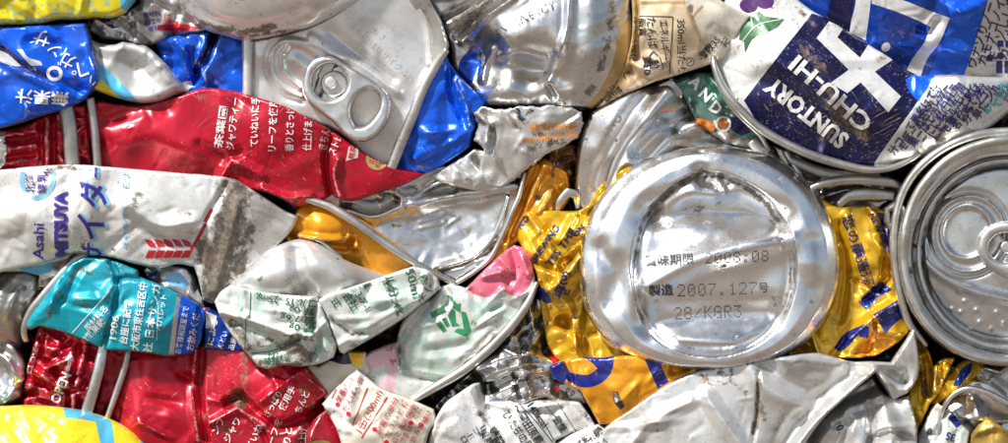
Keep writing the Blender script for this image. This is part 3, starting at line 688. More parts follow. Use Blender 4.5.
def teal():
    r = can('crushed_teal_can', 'teal can with white address print and a blue end panel, left of centre', (130, 355, 0))
    sh = Sheet([(24, 326), (36, 308), (48, 294), (60, 278), (70, 264), (84, 257), (104, 258), (118, 262), (138, 270), (139, 276), (146, 279), (162, 285), (180, 294), (192, 300), (201, 306), (206, 312), (203, 328), (200, 342), (193, 353), (180, 355), (168, 356), (150, 353), (134, 351), (118, 350), (105, 349), (84, 340), (60, 331), (40, 326), (30, 330)],
               [(28, 325, 18), (80, 260, 26), (60, 300, 26), (100, 345, 24), (112, 300, 32), (138, 273, 26), (125, 290, 30), (180, 295, 27), (170, 353, 22), (145, 320, 33), (202, 310, 22), (195, 350, 16)], roll=3, drop=4, noise=[(1.2, 20)], crumple=(14, 2, 26, 9), seed=41,
               folds=[([(112, 262), (119, 279), (116, 305), (109, 330), (103, 350)], -6, 5), ([(117, 281), (128, 277), (142, 279)], -4, 4), ([(80, 270), (72, 285), (60, 300)], -3, 7), ([(75, 300), (105, 298), (114, 285)], 3, 8), ([(201, 306), (199, 330), (194, 352)], -4, 5), ([(150, 283), (150, 350)], 2, 18, 'r')],
               dirt=[([(72, 280), (80, 268), (92, 274)], 4, .5), ([(60, 292), (66, 300)], 4, .45), ([(104, 345), (110, 325)], 3, .45), (200, 320, 5, .4)])
    sh.build('can_wall', r, [TEAL, ALU, BLUED, BLUE], [([(178, 293), (182, 294), (174, 357), (169, 357)], 1), ([(182, 294), (192, 298), (208, 310), (203, 330), (193, 356), (174, 357)], 3), ([(119, 263), (140, 269), (140, 276), (130, 275), (120, 279)], 0)], side=SHADE_SIDE)
    rot = 82
    for t, x, y, f, s_ in (('1906', 116, 328, 24, 10), ('台座に記載', 128, 322, 44, 9), ('大阪市東住吉区中', 141, 316, 68, 9.5), ('社 日本サンガ', 154, 318, 70, 10), ('ペパレット', 163, 312, 36, 7)):
        text(sh, t, x, y, s_, rot, W_INK, fit=f, bold=.07)
    text(sh, 'お客様相談室まで', 183, 330, 7.5, 79, W_INK, fit=48); text(sh, 'お飲みくだ', 194, 332, 8.5, 79, W_INK, fit=38, bold=.06)
    text(sh, '原材料名', 98, 318, 8, 48, W_INK, fit=30); text(sh, '果糖', 100, 326, 8, 48, W_INK, fit=16); text(sh, '記載', 88, 338, 8, 48, W_INK)
    stroke(sh, [(73, 333), (112, 290)], 1.0, W_INK); stroke(sh, [(160, 300), (158, 340)], .6, W_INK)
    b2 = Sheet([(200, 307), (210, 308), (224, 317), (232, 332), (246, 351), (232, 352), (215, 350), (203, 350), (204, 328)], [(204, 312, 14), (220, 318, 16), (240, 349, 12), (208, 348, 10)], roll=3, drop=3, noise=[(1.2, 10)], seed=7, crumple=(6, 2, 14, 6), dirt=[([(205, 345), (220, 348)], 5, .5), ([(204, 315), (210, 330)], 4, .4)])
    b2.build('folded_panel', r, [BLUED, W_INKS, RED], [([(206, 311), (217, 316), (214, 330), (206, 328)], 1), ([(200, 306), (206, 308), (206, 316), (202, 316)], 2)], side=SHADE_SIDE)
    text(b2, 'による', 213, 332, 7.5, 78, W_INK, fit=26); text(b2, 'んどい', 223, 340, 7, 72, W_INK, fit=18); text(b2, '品質', 233, 344, 6.5, 72, W_INK, fit=12)
    rim('rim', r, [(92, 250, 14), (78, 259, 17), (62, 276, 18), (44, 296, 17), (31, 312, 15), (24, 330, 13), (26, 342, 8)], [9, 10, 11, 10, 9, 8, 6], 7, ALUD, seed=8)
    f = Sheet([(140, 268), (152, 262), (172, 264), (188, 268), (196, 280), (204, 300), (206, 312), (196, 304), (180, 296), (160, 285), (146, 280)], [(145, 272, 6), (190, 272, 12), (175, 285, 18), (205, 305, 8)], roll=4, drop=5, noise=[(1.5, 12)], seed=5, crumple=(8, 3, 18, 7))
    f.build('torn_flange', r, [ALUB, C_INK, BLUED], [([(165, 275), (180, 272), (190, 284), (184, 290), (170, 284)], 1), ([(145, 277), (156, 270), (158, 273), (148, 280)], 2)])
teal()

def red_lower():
    r = can('lower_red_bottle_can', 'red bottle can lying below the teal can, its neck marked OPEN', (180, 443, -20))
    sh = Sheet([(124, 345), (150, 346), (200, 346), (246, 346), (262, 352), (300, 360), (312, 372), (329, 393), (322, 402), (345, 430), (352, 480), (100, 480), (104, 420), (114, 396), (122, 372)],
               [(128, 352, 6), (110, 430, 4), (160, 352, 8), (160, 420, 18), (200, 360, 6), (205, 430, 14), (240, 355, 10), (245, 420, 16), (300, 365, 16), (326, 394, 12), (285, 390, 22), (300, 440, 20), (345, 460, 10)], roll=4, drop=5, noise=[(1.4, 20)], crumple=(16, 2.8, 28, 9), seed=51,
               folds=[([(196, 350), (192, 390), (198, 440)], 4, 7), ([(201, 352), (200, 400), (206, 440)], -5, 6), ([(228, 402), (240, 396), (262, 418), (285, 425), (325, 404)], -9, 8), ([(212, 422), (238, 408), (265, 424)], 5, 6), ([(262, 400), (300, 372), (325, 392)], 4, 8), ([(180, 375), (195, 380)], -4, 7), ([(150, 360), (140, 400), (138, 440)], 3, 12, 'r'), ([(322, 404), (308, 425), (302, 445)], -6, 7), ([(262, 430), (268, 445)], -4, 5)],
               dirt=[([(236, 396), (241, 404)], 9, .68), ([(232, 352), (236, 385)], 9, .40), ([(246, 355), (242, 385)], 10, .46), ([(300, 400), (314, 410)], 7, .42), (196, 365, 6, .4)])
    sh.build('can_wall', r, [RED], side=SHADE_SIDE)
    for t, x, y, s_, rot, f in (('ンフ', 219, 426, 9, 62, 16), ('ジャワ', 233, 430, 9, 62, 26), ('ていね', 255, 437, 9, 66, 28), ('リーフを', 274, 436, 9, 70, 34), ('香りと', 288, 440, 9, 84, 26), ('仕上げ', 303, 438, 9, 86, 22), ('さっぱり', 274, 404, 8.5, 60, 28), ('使用手', 288, 398, 8.5, 62, 26), ('ちんと', 303, 402, 8.5, 66, 22)):
        text(sh, t, x, y, s_, rot, W_INK, fit=f, bold=.05)
    shape(sh, ell(320, 445, 12, 5), MATS['gold_seal'], name='gold_seal')
    nk = Sheet([(40, 318), (70, 326), (104, 342), (100, 362), (92, 395), (86, 412), (60, 414), (20, 412), (24, 380), (31, 350)], [(45, 325, 8), (100, 350, 8), (85, 405, 8), (25, 400, 4), (60, 365, 18)], roll=5, drop=6, noise=[(2, 9)], crumple=(26, 5, 16, 6), seed=61,
               folds=[([(80, 335), (66, 410)], -4, 3, 'r'), ([(86, 338), (72, 410)], 3, 3, 'r'), ([(92, 340), (78, 410)], -3, 3, 'r'), ([(30, 352), (52, 366), (58, 376)], -7, 6), ([(28, 378), (50, 388)], -6, 6), ([(38, 345), (60, 350)], 5, 6), ([(28, 366), (48, 378)], 5, 6), ([(45, 330), (62, 338)], -5, 6)])
    nk.build('threaded_neck', r, [RED], side=SHADE_SIDE)
    text(nk, 'OPEN', 61, 388, 13.5, 66, W_INKS, fit=33, bold=.3, lift=1.3)
    shape(nk, [(66.5, 370), (68.5, 360), (65, 360.5), (71, 351), (74, 362), (71.5, 361), (70, 371)], W_INKS, name='arrow', corner=20)
    text(nk, 'CLOSE・・', 35, 352, 7, 74, W_INKS, fit=42)
    rim('neck_ring', r, [(105, 336, 12), (101, 360, 15), (94, 388, 15), (86, 414, 13)], [11, 12, 12, 13], 9, ALU, seed=2)
    bd = Sheet([(104, 340), (130, 342), (122, 372), (110, 400), (96, 425), (88, 425), (98, 392)], [(110, 350, 0), (95, 420, -4), (125, 350, 0)], roll=3, drop=3, noise=[(1, 8)], seed=3); bd.build('neck_band', r, [RED], side=SHADE_SIDE)
    rim('neck_ring', r, [(130, 340, 9), (125, 366, 11), (117, 390, 11), (107, 418, 10)], [6, 7, 7, 6], 5, ALUD, seed=5)
red_lower()

def yellow_bottom():
    r = can('crushed_yellow_blue_can', 'yellow can with a sky blue band at the bottom left corner', (70, 443, 0))
    sh = Sheet([(-40, 406), (0, 406), (30, 405), (60, 407), (85, 411), (108, 418), (130, 430), (148, 446), (160, 490), (-40, 490)], [(0, 410, 26), (60, 410, 28), (140, 440, 24), (60, 450, 46), (0, 460, 44)], roll=8, drop=9, noise=[(1.1, 24)], crumple=(8, 2, 26, 10), seed=71, dirt=[(45, 435, 10, .38), (20, 425, 10, .34), (115, 432, 10, .36)], folds=[([(20, 408), (45, 440)], -3, 10, 'r')])
    sh.build('can_wall', r, [YEL, SKYB], [([(64, 407), (86, 411), (108, 419), (113, 424), (117, 450), (104, 450), (97, 421), (80, 418), (67, 417)], 1), ([(140, 434), (152, 448), (150, 455), (142, 450)], 1)], side=SHADE_SIDE)
yellow_bottom()

# ------------------------------------------------------------------ centre: orange can, nutrition can, recycling can
def orange_can():
    r = can('crushed_orange_can', 'orange can with a dented silver end crossed by a diagonal rim, left of centre', (430, 285, -20))
    lf = Sheet([(280, 232), (290, 218), (300, 205), (318, 198), (345, 210), (380, 232), (420, 262), (445, 280), (420, 290), (340, 285), (290, 262)], [(295, 210, 8), (320, 202, 8), (320, 228, 20), (410, 268, 10), (345, 255, 4), (300, 245, 6)], roll=4, drop=5, noise=[(1.6, 18)], crumple=(6, 2, 20, 8), seed=15,
               folds=[([(300, 236), (330, 240), (348, 238), (356, 246)], 6, 6), ([(318, 244), (345, 248), (352, 240)], -6, 5), ([(345, 236), (353, 244)], -4, 4)])
    lf.build('can_wall', r, [ORA], side=SHADE_SIDE)
    rt = Sheet([(478, 268), (496, 248), (508, 222), (518, 190), (522, 172), (545, 158), (568, 172), (572, 196), (560, 214), (535, 222), (520, 240), (500, 262)], [(490, 258, 4), (520, 190, 8), (545, 170, 10), (535, 205, 12), (565, 190, 2)], roll=3, drop=3, noise=[(1.5, 14)], crumple=(8, 3, 26, 8), seed=25, folds=[([(545, 165), (530, 200), (512, 235)], 4, 5), ([(538, 165), (522, 205), (505, 240)], -4, 5), ([(552, 190), (540, 212)], 3, 5)])
    rt.build('can_wall', r, [ORA], side=SHADE_SIDE)
    st = lambda X, Y: -12 * np.clip((Y - 200 - (X - 330) * .42) / 40, -.2, 0)
    pn = Sheet([(312, 200), (340, 186), (370, 178), (410, 168), (470, 165), (525, 170), (522, 190), (510, 228), (492, 258), (456, 282), (430, 270), (390, 246), (345, 216)],
               [(320, 200, 6), (345, 190, 4), (400, 180, 8), (520, 178, 6), (505, 230, 6), (455, 278, 8), (400, 245, 4), (440, 210, -2), (470, 235, 2), (370, 205, 0)], roll=3, drop=3, noise=[(1.1, 18)], crumple=(10, 1.8, 34, 9), seed=35,
               folds=[([(350, 210), (372, 216), (392, 210), (412, 202), (470, 194), (515, 186)], 5, 7, 'r'), ([(345, 202), (375, 206), (400, 196), (450, 188)], -6, 6, 'r'), ([(380, 190), (410, 196), (450, 180), (500, 182)], 7, 5), ([(440, 268), (470, 258), (495, 240)], 4, 4, 'r'), ([(380, 200), (390, 185), (402, 200)], 5, 5), ([(420, 222), (440, 216), (444, 213)], .7, 1.8, 'r'), ([(442, 208), (459, 217), (446, 226)], .7, 1.8, 'r'), ([(421, 228), (445, 222)], .7, 1.8, 'r')])
    pn.build('can_end', r, [ALU], side=SHADE_SIDE)
    rim('rim', r, [(306, 199, 14), (330, 207, 17), (355, 222, 18), (388, 245, 18), (420, 266, 17), (456, 284, 15)], [7, 9, 9, 9, 8, 6], 10, RIM, seed=9)
    rim('rim', r, [(455, 284, 15), (474, 272, 16), (490, 258, 16), (502, 236, 15), (512, 212, 15), (519, 196, 14), (525, 172, 11)], [5, 5, 5, 5, 5, 4], 8, RIM, seed=10)
    rim('inner_bead', r, [(432, 268, 9), (462, 262, 9), (486, 246, 9), (500, 222, 9), (508, 196, 8)], 4, 4, ALU, seed=11)
orange_can()

def nutrition():
    r = can('green_white_nutrition_can', 'pale green and white can with upside down nutrition print, grey shoulder, left of centre', (320, 365, 5))
    gray = Sheet([(222, 292), (240, 276), (256, 262), (268, 250), (284, 242), (298, 239), (310, 240), (320, 243), (335, 254), (352, 263), (372, 270), (392, 276), (400, 284), (380, 296), (330, 304), (250, 304)], [(230, 290, 22), (262, 256, 22), (300, 241, 20), (355, 266, 20), (300, 268, 36), (262, 278, 32), (345, 278, 32), (250, 300, 22), (300, 300, 22), (360, 296, 22)], roll=8, drop=7, noise=[(1.1, 22)], seed=19,
                folds=[([(297, 252), (300, 275), (306, 292)], -6, 8, 'r'), ([(315, 258), (345, 275)], 3, 14, 'r')], dirt=[(262, 282, 18, .40), (285, 262, 12, .36), (340, 290, 14, .36)])
    gray.build('can_shoulder', r, [GREYW], side=SHADE_SIDE)
    rim('edge_fold', r, [(311, 238, 14), (322, 242, 18), (334, 252, 19), (342, 258, 17)], 4, 4, RIM)
    a = Sheet([(215, 302), (221, 292), (232, 284), (255, 290), (285, 294), (318, 296), (322, 305), (330, 325), (338, 345), (334, 357), (318, 364), (300, 366), (284, 365), (268, 369), (258, 366), (248, 354), (236, 340), (226, 325)],
              [(220, 300, 30), (250, 290, 34), (285, 294, 34), (318, 298, 38), (270, 320, 35), (330, 350, 28), (265, 366, 26), (240, 345, 28), (300, 362, 30)], roll=3, drop=4, noise=[(1.1, 16)], crumple=(10, 2, 22, 8), seed=22,
              folds=[([(220, 312), (250, 319), (290, 333), (312, 336)], 6, 9), ([(252, 352), (275, 350), (300, 338)], -5, 6), ([(318, 300), (313, 320), (320, 342), (308, 364)], -5, 6), ([(312, 336), (326, 322)], 4, 6), ([(224, 318), (250, 326), (286, 340)], -3, 6), ([(245, 345), (262, 366)], 2, 6)],
              dirt=[(250, 317, 3.5, .7), ([(290, 345), (308, 355)], 14, .54), ([(232, 322), (250, 345)], 12, .47), ([(270, 340), (290, 352)], 8, .45), ([(255, 335), (262, 348)], 8, .42), ([(262, 362), (300, 364)], 6, .5), ([(225, 300), (240, 290)], 5, .35), ([(296, 340), (308, 336)], 5, .5)])
    pr = [([(255, 288), (266, 288), (266, 340), (255, 336)], 1), ([(240, 286), (245, 286), (244, 330), (236, 328)], 1), ([(318, 318), (332, 330), (334, 342), (310, 366), (304, 366), (318, 342)], 1), ([(268, 340), (278, 342), (276, 368), (262, 366)], 1)]
    a.build('can_wall', r, [PALEG, MINT], pr, side=SHADE_SIDE)
    for t, x, y, s_, f in (('コル:15~25mg', 288, 300, 10, 60), ('類:0g', 303, 309.5, 9, 26), ('質:7.6g', 299, 318, 9, 35), ('糖:0g', 303, 326.5, 9, 26), ('エネルギー', 300, 336, 7.5, 32), ('原材料', 280, 356, 8, 24), ('品名', 272, 361, 8, 14)):
        text(a, t, x, y, s_, 174, G_INK, fit=f)
    stroke(a, [(251, 316), (252, 290), (290, 294), (318, 297)], .9, G_INK); stroke(a, [(247, 318), (246, 350)], .8, G_INK); stroke(a, [(252, 353), (275, 350), (300, 340)], .9, G_INK)
    b = Sheet([(318, 300), (330, 293), (350, 287), (375, 279), (398, 271), (414, 266), (428, 270), (438, 278), (441, 288), (430, 298), (415, 310), (398, 322), (372, 338), (344, 354), (340, 352), (332, 330), (326, 314)],
              [(320, 302, 38), (375, 282, 36), (415, 268, 32), (438, 285, 30), (345, 350, 28), (380, 308, 38), (400, 318, 32)], roll=4, drop=6, noise=[(1.1, 18)], crumple=(8, 1.8, 24, 9), seed=23, folds=[([(332, 320), (352, 335), (366, 332)], -3, 6), ([(428, 272), (420, 300)], 3, 6), ([(345, 292), (380, 300), (415, 296)], 2.5, 9), ([(340, 345), (380, 320), (425, 296)], 2, 7), ([(372, 282), (366, 300)], -2, 6)], dirt=[([(333, 315), (350, 335), (365, 332)], 6, .42), ([(352, 318), (365, 330)], 6, .36)])
    stn = mat('ochre_stain_print', (.62, .50, .30), .1, .4)
    b.build('folded_flap', r, [PALEG, MINT], [([(366, 296), (386, 300), (394, 306), (386, 312), (366, 306)], 1), ([(394, 272), (402, 270), (412, 312), (404, 318)], 1), ([(345, 290), (353, 288), (372, 338), (364, 342)], 1)], side=SHADE_SIDE)
    for t, x, y, s_, rot, f in (('番3-7-1', 361, 297, 10, -58, 30), ('会社', 351, 301, 11, -58, 18), ('式', 336, 302, 10, -60, None), ('量', 367, 284, 9, -58, None), ('ル分:.4%', 394, 295, 11, -72, 42), ('含有', 388, 285, 9, -66, 13), ('50ml', 413, 283, 12, -74, 30), ('株:ン', 426, 284, 10, -58, 20), ('社', 421, 297, 9, -60, None)):
        text(b, t, x, y, s_, rot, G_INK, fit=f, bold=.04)
nutrition()

def recycle():
    r = can('recycling_mark_can', 'white and mint checked can with a green recycling triangle and pink blotches', (460, 400, -5))
    sh = Sheet([(370, 352), (396, 342), (402, 322), (414, 308), (430, 298), (440, 286), (452, 283), (466, 288), (474, 280), (490, 264), (506, 250), (514, 245), (524, 248), (531, 254), (534, 266), (536, 284), (528, 300), (512, 322), (492, 344), (468, 364), (440, 384), (412, 402), (396, 402), (380, 395), (360, 385), (358, 365)],
               [(365, 360, 12), (400, 330, 18), (440, 290, 22), (515, 248, 20), (535, 280, 18), (500, 330, 20), (440, 380, 16), (405, 398, 14), (450, 335, 25), (490, 295, 24), (400, 370, 16), (505, 270, 22)], roll=4, drop=5, noise=[(1.3, 18)], crumple=(10, 2.2, 24, 8), seed=29,
               folds=[([(444, 286), (450, 296), (446, 305)], -5, 5), ([(436, 290), (425, 310), (405, 335), (398, 360)], -4, 6), ([(396, 340), (402, 362), (412, 376), (450, 382)], -5, 6), ([(470, 290), (480, 300), (486, 312), (500, 305)], -4, 6), ([(505, 290), (512, 300), (528, 292)], 3, 6), ([(395, 350), (400, 368)], 4, 5), ([(500, 258), (510, 270)], 4, 6), ([(512, 250), (516, 268), (508, 284)], -4, 6), ([(484, 276), (500, 272)], 3.5, 6), ([(522, 256), (528, 274)], 3, 5), ([(410, 330), (440, 322)], 2, 8), ([(430, 350), (470, 345)], -2, 9), ([(455, 360), (490, 330)], 2, 8)], dirt=[([(399, 345), (400, 365)], 3, .5), (425, 340, 10, .34)])
    ck = [([(x + d, y), (x + d + 10, y), (x + d + 10 - 30, y + 60), (x + d - 30, y + 60)], 1) for x, y, d in ((452, 330, 0), (482, 300, 0), (430, 310, 0))]
    ck += [([(400, 330), (440, 346), (438, 356), (396, 340)], 1), ([(420, 358), (470, 372), (460, 378), (410, 368)], 1), ([(470, 300), (520, 312), (512, 322), (470, 310)], 1)]
    pk = [([(466, 286), (474, 280), (490, 264), (506, 249), (514, 244), (525, 247), (532, 254), (535, 266), (533, 278), (528, 288), (518, 297), (508, 294), (501, 287), (496, 294), (487, 297), (474, 294)], 2),
          ([(356, 362), (372, 350), (396, 342), (398, 362), (394, 395), (380, 396), (358, 386)], 3), ([(374, 350), (396, 342), (398, 356), (392, 366), (380, 358)], 3), ([(366, 372), (384, 364), (388, 376), (376, 384)], 0)]
    sh.build('can_wall', r, [PALEG, MINT, PINK, PALEP], ck + pk, side=SHADE_SIDE)
    for p in ([(447, 295), (452, 296), (457, 304), (461, 303), (460, 312), (452, 307), (454, 305)], [(461, 311), (466, 312), (471, 330), (466, 336), (454, 331), (458, 328), (464, 329)], [(430, 313), (444, 305), (446, 311), (433, 318)], [(436, 323), (440, 320), (447, 330), (443, 332)], [(442, 319), (446, 317), (450, 325), (447, 327)], [(448, 315), (452, 308), (455, 310), (456, 322), (460, 325), (452, 326)]):
        shape(sh, p, GREEN, name='recycling_mark', corner=20)
    for t, x, y, rot in (('の', 389, 348, 40), ('ん', 393, 361, 60)): text(sh, t, x, y, 8, rot, R_INK)
    for i in range(7): shape(sh, ell(492 + 5.3*i, 262 + (i*7) % 15, .9, .9, n=8), R_INK, name='printed_dot')
    rim('rim', r, [(537, 282, 17), (527, 304, 20), (510, 327, 21), (488, 350, 21), (462, 371, 20), (434, 388, 18), (404, 406, 16)], [5, 9, 10, 10, 10, 9, 6], 10, RIM, seed=13)
recycle()

def red_text_can():
    r = can('cream_can_red_print', 'cream can corner printed with small red lettering and 300ml at the bottom edge', (370, 443, 0))
    back = Sheet([(300, 360), (318, 366), (345, 350), (366, 352), (372, 372), (350, 392), (330, 404), (318, 392)], [(310, 365, 8), (345, 355, 12), (335, 395, 12)], roll=4, drop=4, noise=[(1, 12)], seed=3)
    back.build('can_shoulder', r, [CREAM, GOLD, NAVY], [([(347, 346), (364, 346), (362, 368), (352, 366)], 1), ([(318, 356), (346, 346), (352, 364), (340, 364)], 2)], side=SHADE_SIDE)
    sh = Sheet([(322, 404), (334, 390), (346, 378), (357, 369), (366, 376), (382, 388), (398, 394), (416, 401), (434, 409), (437, 420), (428, 436), (420, 480), (350, 480), (338, 432)],
               [(325, 404, 20), (358, 371, 24), (434, 410, 26), (380, 430, 36), (350, 450, 26), (425, 450, 26)], roll=3, drop=4, noise=[(1, 14)], crumple=(9, 1.6, 20, 8), seed=33, folds=[([(330, 415), (355, 425), (372, 412)], -3, 8), ([(360, 372), (352, 400), (348, 430)], 2, 7)], dirt=[([(335, 425), (350, 420)], 8, .36), (405, 440, 14, .34)])
    sh.build('can_wall', r, [CREAM, WHITE], [([(322, 404), (357, 369), (366, 376), (350, 410), (348, 440), (336, 430)], 1)], side=SHADE_SIDE)
    R_ = 62
    for t, x, y, s_, f in (('栄養成分', 345, 389, 8.5, 28), ('たんぱく質', 354, 394, 8.5, 38), ('1缶(300ml)', 370, 411, 10, 46), ('配置の栄分', 388, 415, 7.5, 40), ('くださいとお', 395, 422, 7.5, 48), ('お早目に品質保持', 401, 430, 7, 56), ('の注意はすぐに', 410, 428, 7, 46), ('お飲み物は', 418, 432, 7, 36), ('大切', 414, 410, 8, 12), ('開け', 428, 416, 7, 12)):
        text(sh, t, x, y, s_ * .92, R_, R_INK, fit=f, bold=-.05)
    for p in ([(353, 425), (368, 387)], [(362, 437), (388, 396)], [(332, 398), (340, 384), (358, 369)]): stroke(sh, p, 1.1, R_INK)
    for x, y in ((338, 404), (375, 428), (387, 441), (411, 422), (421, 424), (349, 413)): shape(sh, ell(x, y, 2.4, 2.4, n=10), R_INK, name='printed_dot')
red_text_can()

def foil():
    r = can('crumpled_foil_can', 'bright crumpled bare metal between the recycling can and the gold can', (505, 400, -25))
    sh = Sheet([(428, 412), (448, 392), (470, 372), (492, 352), (512, 328), (526, 304), (540, 296), (552, 330), (562, 372), (572, 400), (560, 412), (500, 412)], [(440, 400, 8), (530, 305, 6), (560, 395, 10), (505, 365, 16), (540, 345, 6), (470, 382, 17), (498, 348, 16), (518, 322, 12)], g=1.3, roll=3, drop=4, noise=[(2, 16)], crumple=(20, 6, 30, 15), seed=43, fine=.5,
               folds=[([(478, 368), (505, 358), (528, 354)], 7, 11), ([(500, 388), (530, 374), (548, 378)], 7, 11), ([(503, 340), (520, 348), (538, 325)], -8, 8), ([(515, 402), (550, 394)], 6, 9), ([(458, 386), (490, 388), (512, 378)], -8, 7), ([(528, 300), (534, 330), (530, 350)], 6, 8), ([(545, 320), (548, 350)], -6, 7)], dirt=[([(518, 372), (535, 366)], 8, .45), (545, 352, 6, .42)])
    sh.build('can_wall', r, [FOIL, R_INK, K_INK], [([(548, 348), (556, 352), (560, 376), (553, 366)], 1), ([(513, 384), (518, 384), (522, 398), (517, 400)], 2), ([(553, 388), (566, 384), (568, 388), (556, 392)], 1)])
    for i in range(3): stroke(sh, [(528 + 3*i, 312), (531 + 2*i, 304)], 1.3, K_INK)
foil()

def black_text_can():
    r = can('white_can_black_print', 'white can with black Japanese print along the bottom edge, centre', (520, 443, 0))
    sh = Sheet([(418, 480), (428, 440), (436, 418), (446, 402), (460, 392), (472, 384), (480, 382), (483, 392), (490, 401), (505, 401), (520, 400), (541, 400), (562, 400), (580, 402), (590, 416), (596, 426), (575, 432), (556, 440), (550, 480)],
               [(425, 440, 18), (475, 388, 24), (490, 403, 20), (580, 405, 20), (590, 424, 20), (550, 445, 26), (450, 425, 34), (520, 425, 32)], roll=3, drop=4, noise=[(1.2, 16)], crumple=(12, 2.4, 22, 8), seed=53,
               folds=[([(481, 386), (486, 402), (495, 424), (500, 445)], -5, 6), ([(488, 403), (520, 408), (560, 404)], 3, 5), ([(470, 390), (478, 410)], 3, 6), ([(570, 404), (590, 424)], -3, 5)], dirt=[([(480, 390), (490, 420)], 6, .42), ([(478, 410), (488, 424)], 5, .46)])
    sh.build('can_wall', r, [WHITE], side=SHADE_SIDE)
    for t, x, y, s_, rot, f in (('ローリー', 474, 433, 10, 34, 28), ('果糖', 486, 437, 10, -58, 18), ('糖酸', 496, 436, 10, -58, 20), ('ひたちの里', 517, 430, 11, -56, 44), ('〜園田原農', 527, 424, 11, -56, 46), ('140kcal', 537, 414, 10, -54, 27), ('質量', 559, 424, 9.5, -56, 17), ('〈', 566, 434, 9, -30, None), ('糖', 588, 417, 7, -50, None)):
        text(sh, t, x, y, s_, rot, K_INK, fit=f, bold=.05)
    stroke(sh, [(517, 401), (537, 422), (552, 441)], .9, K_INK); stroke(sh, [(544, 422), (554, 440)], .8, K_INK)
    for i in range(14): shape(sh, ell(546 + 1.7*i*.8, 406 + 1.5*i, .65, .65, n=6), K_INK, name='printed_dot')
    for i in range(18): shape(sh, ell(558 + 1.35*i*.8, 403 + 1.7*i, .65, .65, n=6), K_INK, name='printed_dot')
    lw = Sheet([(552, 445), (566, 436), (582, 428), (598, 424), (614, 430), (632, 442), (660, 480), (540, 480)], [(560, 442, 24), (600, 428, 24), (600, 465, 38), (640, 460, 24)], roll=3, drop=4, noise=[(1, 14)], seed=63)
    lw.build('folded_flap', r, [WHITE], side=SHADE_SIDE)
    text(lw, '原材料:糖質', 588, 438, 10, 32, K_INK, fit=56, bold=.06); stroke(lw, [(604, 446), (625, 434)], .8, K_INK); text(lw, '営養食', 598, 446, 9, 30, K_INK)
    bk = Sheet([(550, 396), (560, 384), (572, 380), (582, 392), (588, 404), (560, 406)], [(550, 396, 6), (575, 385, 12), (585, 402, 10)], roll=3, drop=3, seed=5)
    bk.build('can_shoulder', r, [SILK], side=SHADE_SIDE); text(bk, '0.0', 570, 392, 8, 150, K_INK); text(bk, '98', 561, 398, 7, 150, K_INK)
black_text_can()

# ------------------------------------------------------------------ top centre
def dented_silver():
    r = can('dented_silver_can', 'bare silver can with a deep dent and worn lettering at the top centre', (540, 105, -5))
    sh = Sheet([(404, -40), (640, -40), (632, 0), (633, 30), (631, 60), (620, 84), (606, 100), (592, 109), (570, 111), (545, 108), (520, 107), (500, 106), (486, 104), (470, 88), (452, 66), (449, 46), (440, 22), (424, -4)],
               [(425, 0, 4), (452, 62, 2), (486, 102, 12), (545, 106, 16), (592, 107, 18), (630, 60, 18), (630, 0, 20), (525, 26, 38), (500, 34, 30), (515, 50, 32), (545, 50, 34), (500, 62, 12), (525, 66, 12), (545, 72, 16), (490, 46, 14), (515, 80, 20), (545, 84, 26), (500, 88, 22), (575, 88, 30), (566, 30, 40), (558, 60, 34), (600, 50, 36), (590, 10, 38), (470, 30, 4), (482, 60, 2), (500, 10, 24), (560, -10, 34), (470, 5, 12)], roll=6, drop=7, noise=[(1.4, 26)], crumple=(8, 2.0, 34, 10), seed=73,
               folds=[([(570, -10), (567, 30), (557, 60), (549, 80)], 4, 7), ([(578, -10), (576, 40), (566, 80)], -3, 9, 'r'), ([(492, 50), (486, 64), (483, 80)], 5, 6), ([(455, 35), (478, 15), (510, -5)], -6, 6), ([(462, 42), (486, 18), (515, -2)], 5, 5), ([(440, 20), (475, 2), (500, -20)], -5, 6), ([(549, 88), (553, 96)], -5, 5), ([(500, 56), (520, 53), (545, 58)], 3, 5)],
               dirt=[([(450, 30), (470, 20), (490, 0)], 7, .55), ([(466, 40), (480, 56)], 8, .5), ([(455, 20), (475, 8)], 6, .55), ([(612, 5), (608, 40), (600, 70)], 8, .47), ([(520, 104), (480, 103)], 3, .42)])
    sh.build('can_wall', r, [ALU, BLUED, TAN], [([(460, 60), (474, 44), (482, 52), (480, 70), (470, 86), (458, 72)], 1), ([(620, 30), (634, 10), (634, 60), (620, 86), (606, 101), (594, 110), (586, 106), (600, 90), (612, 64)], 2)], side=SHADE_SIDE)
    text(sh, 'ENERGY', 534, 15, 12, 24, KS_INK, fit=46, shear=.2); text(sh, '1.1', 502, 33, 10, 60, KS_INK); text(sh, '-:-', 493, 42, 8, 70, KS_INK)
    text(sh, 'UNO', 611, 92, 10, 52, KS_INK, fit=26)
dented_silver()

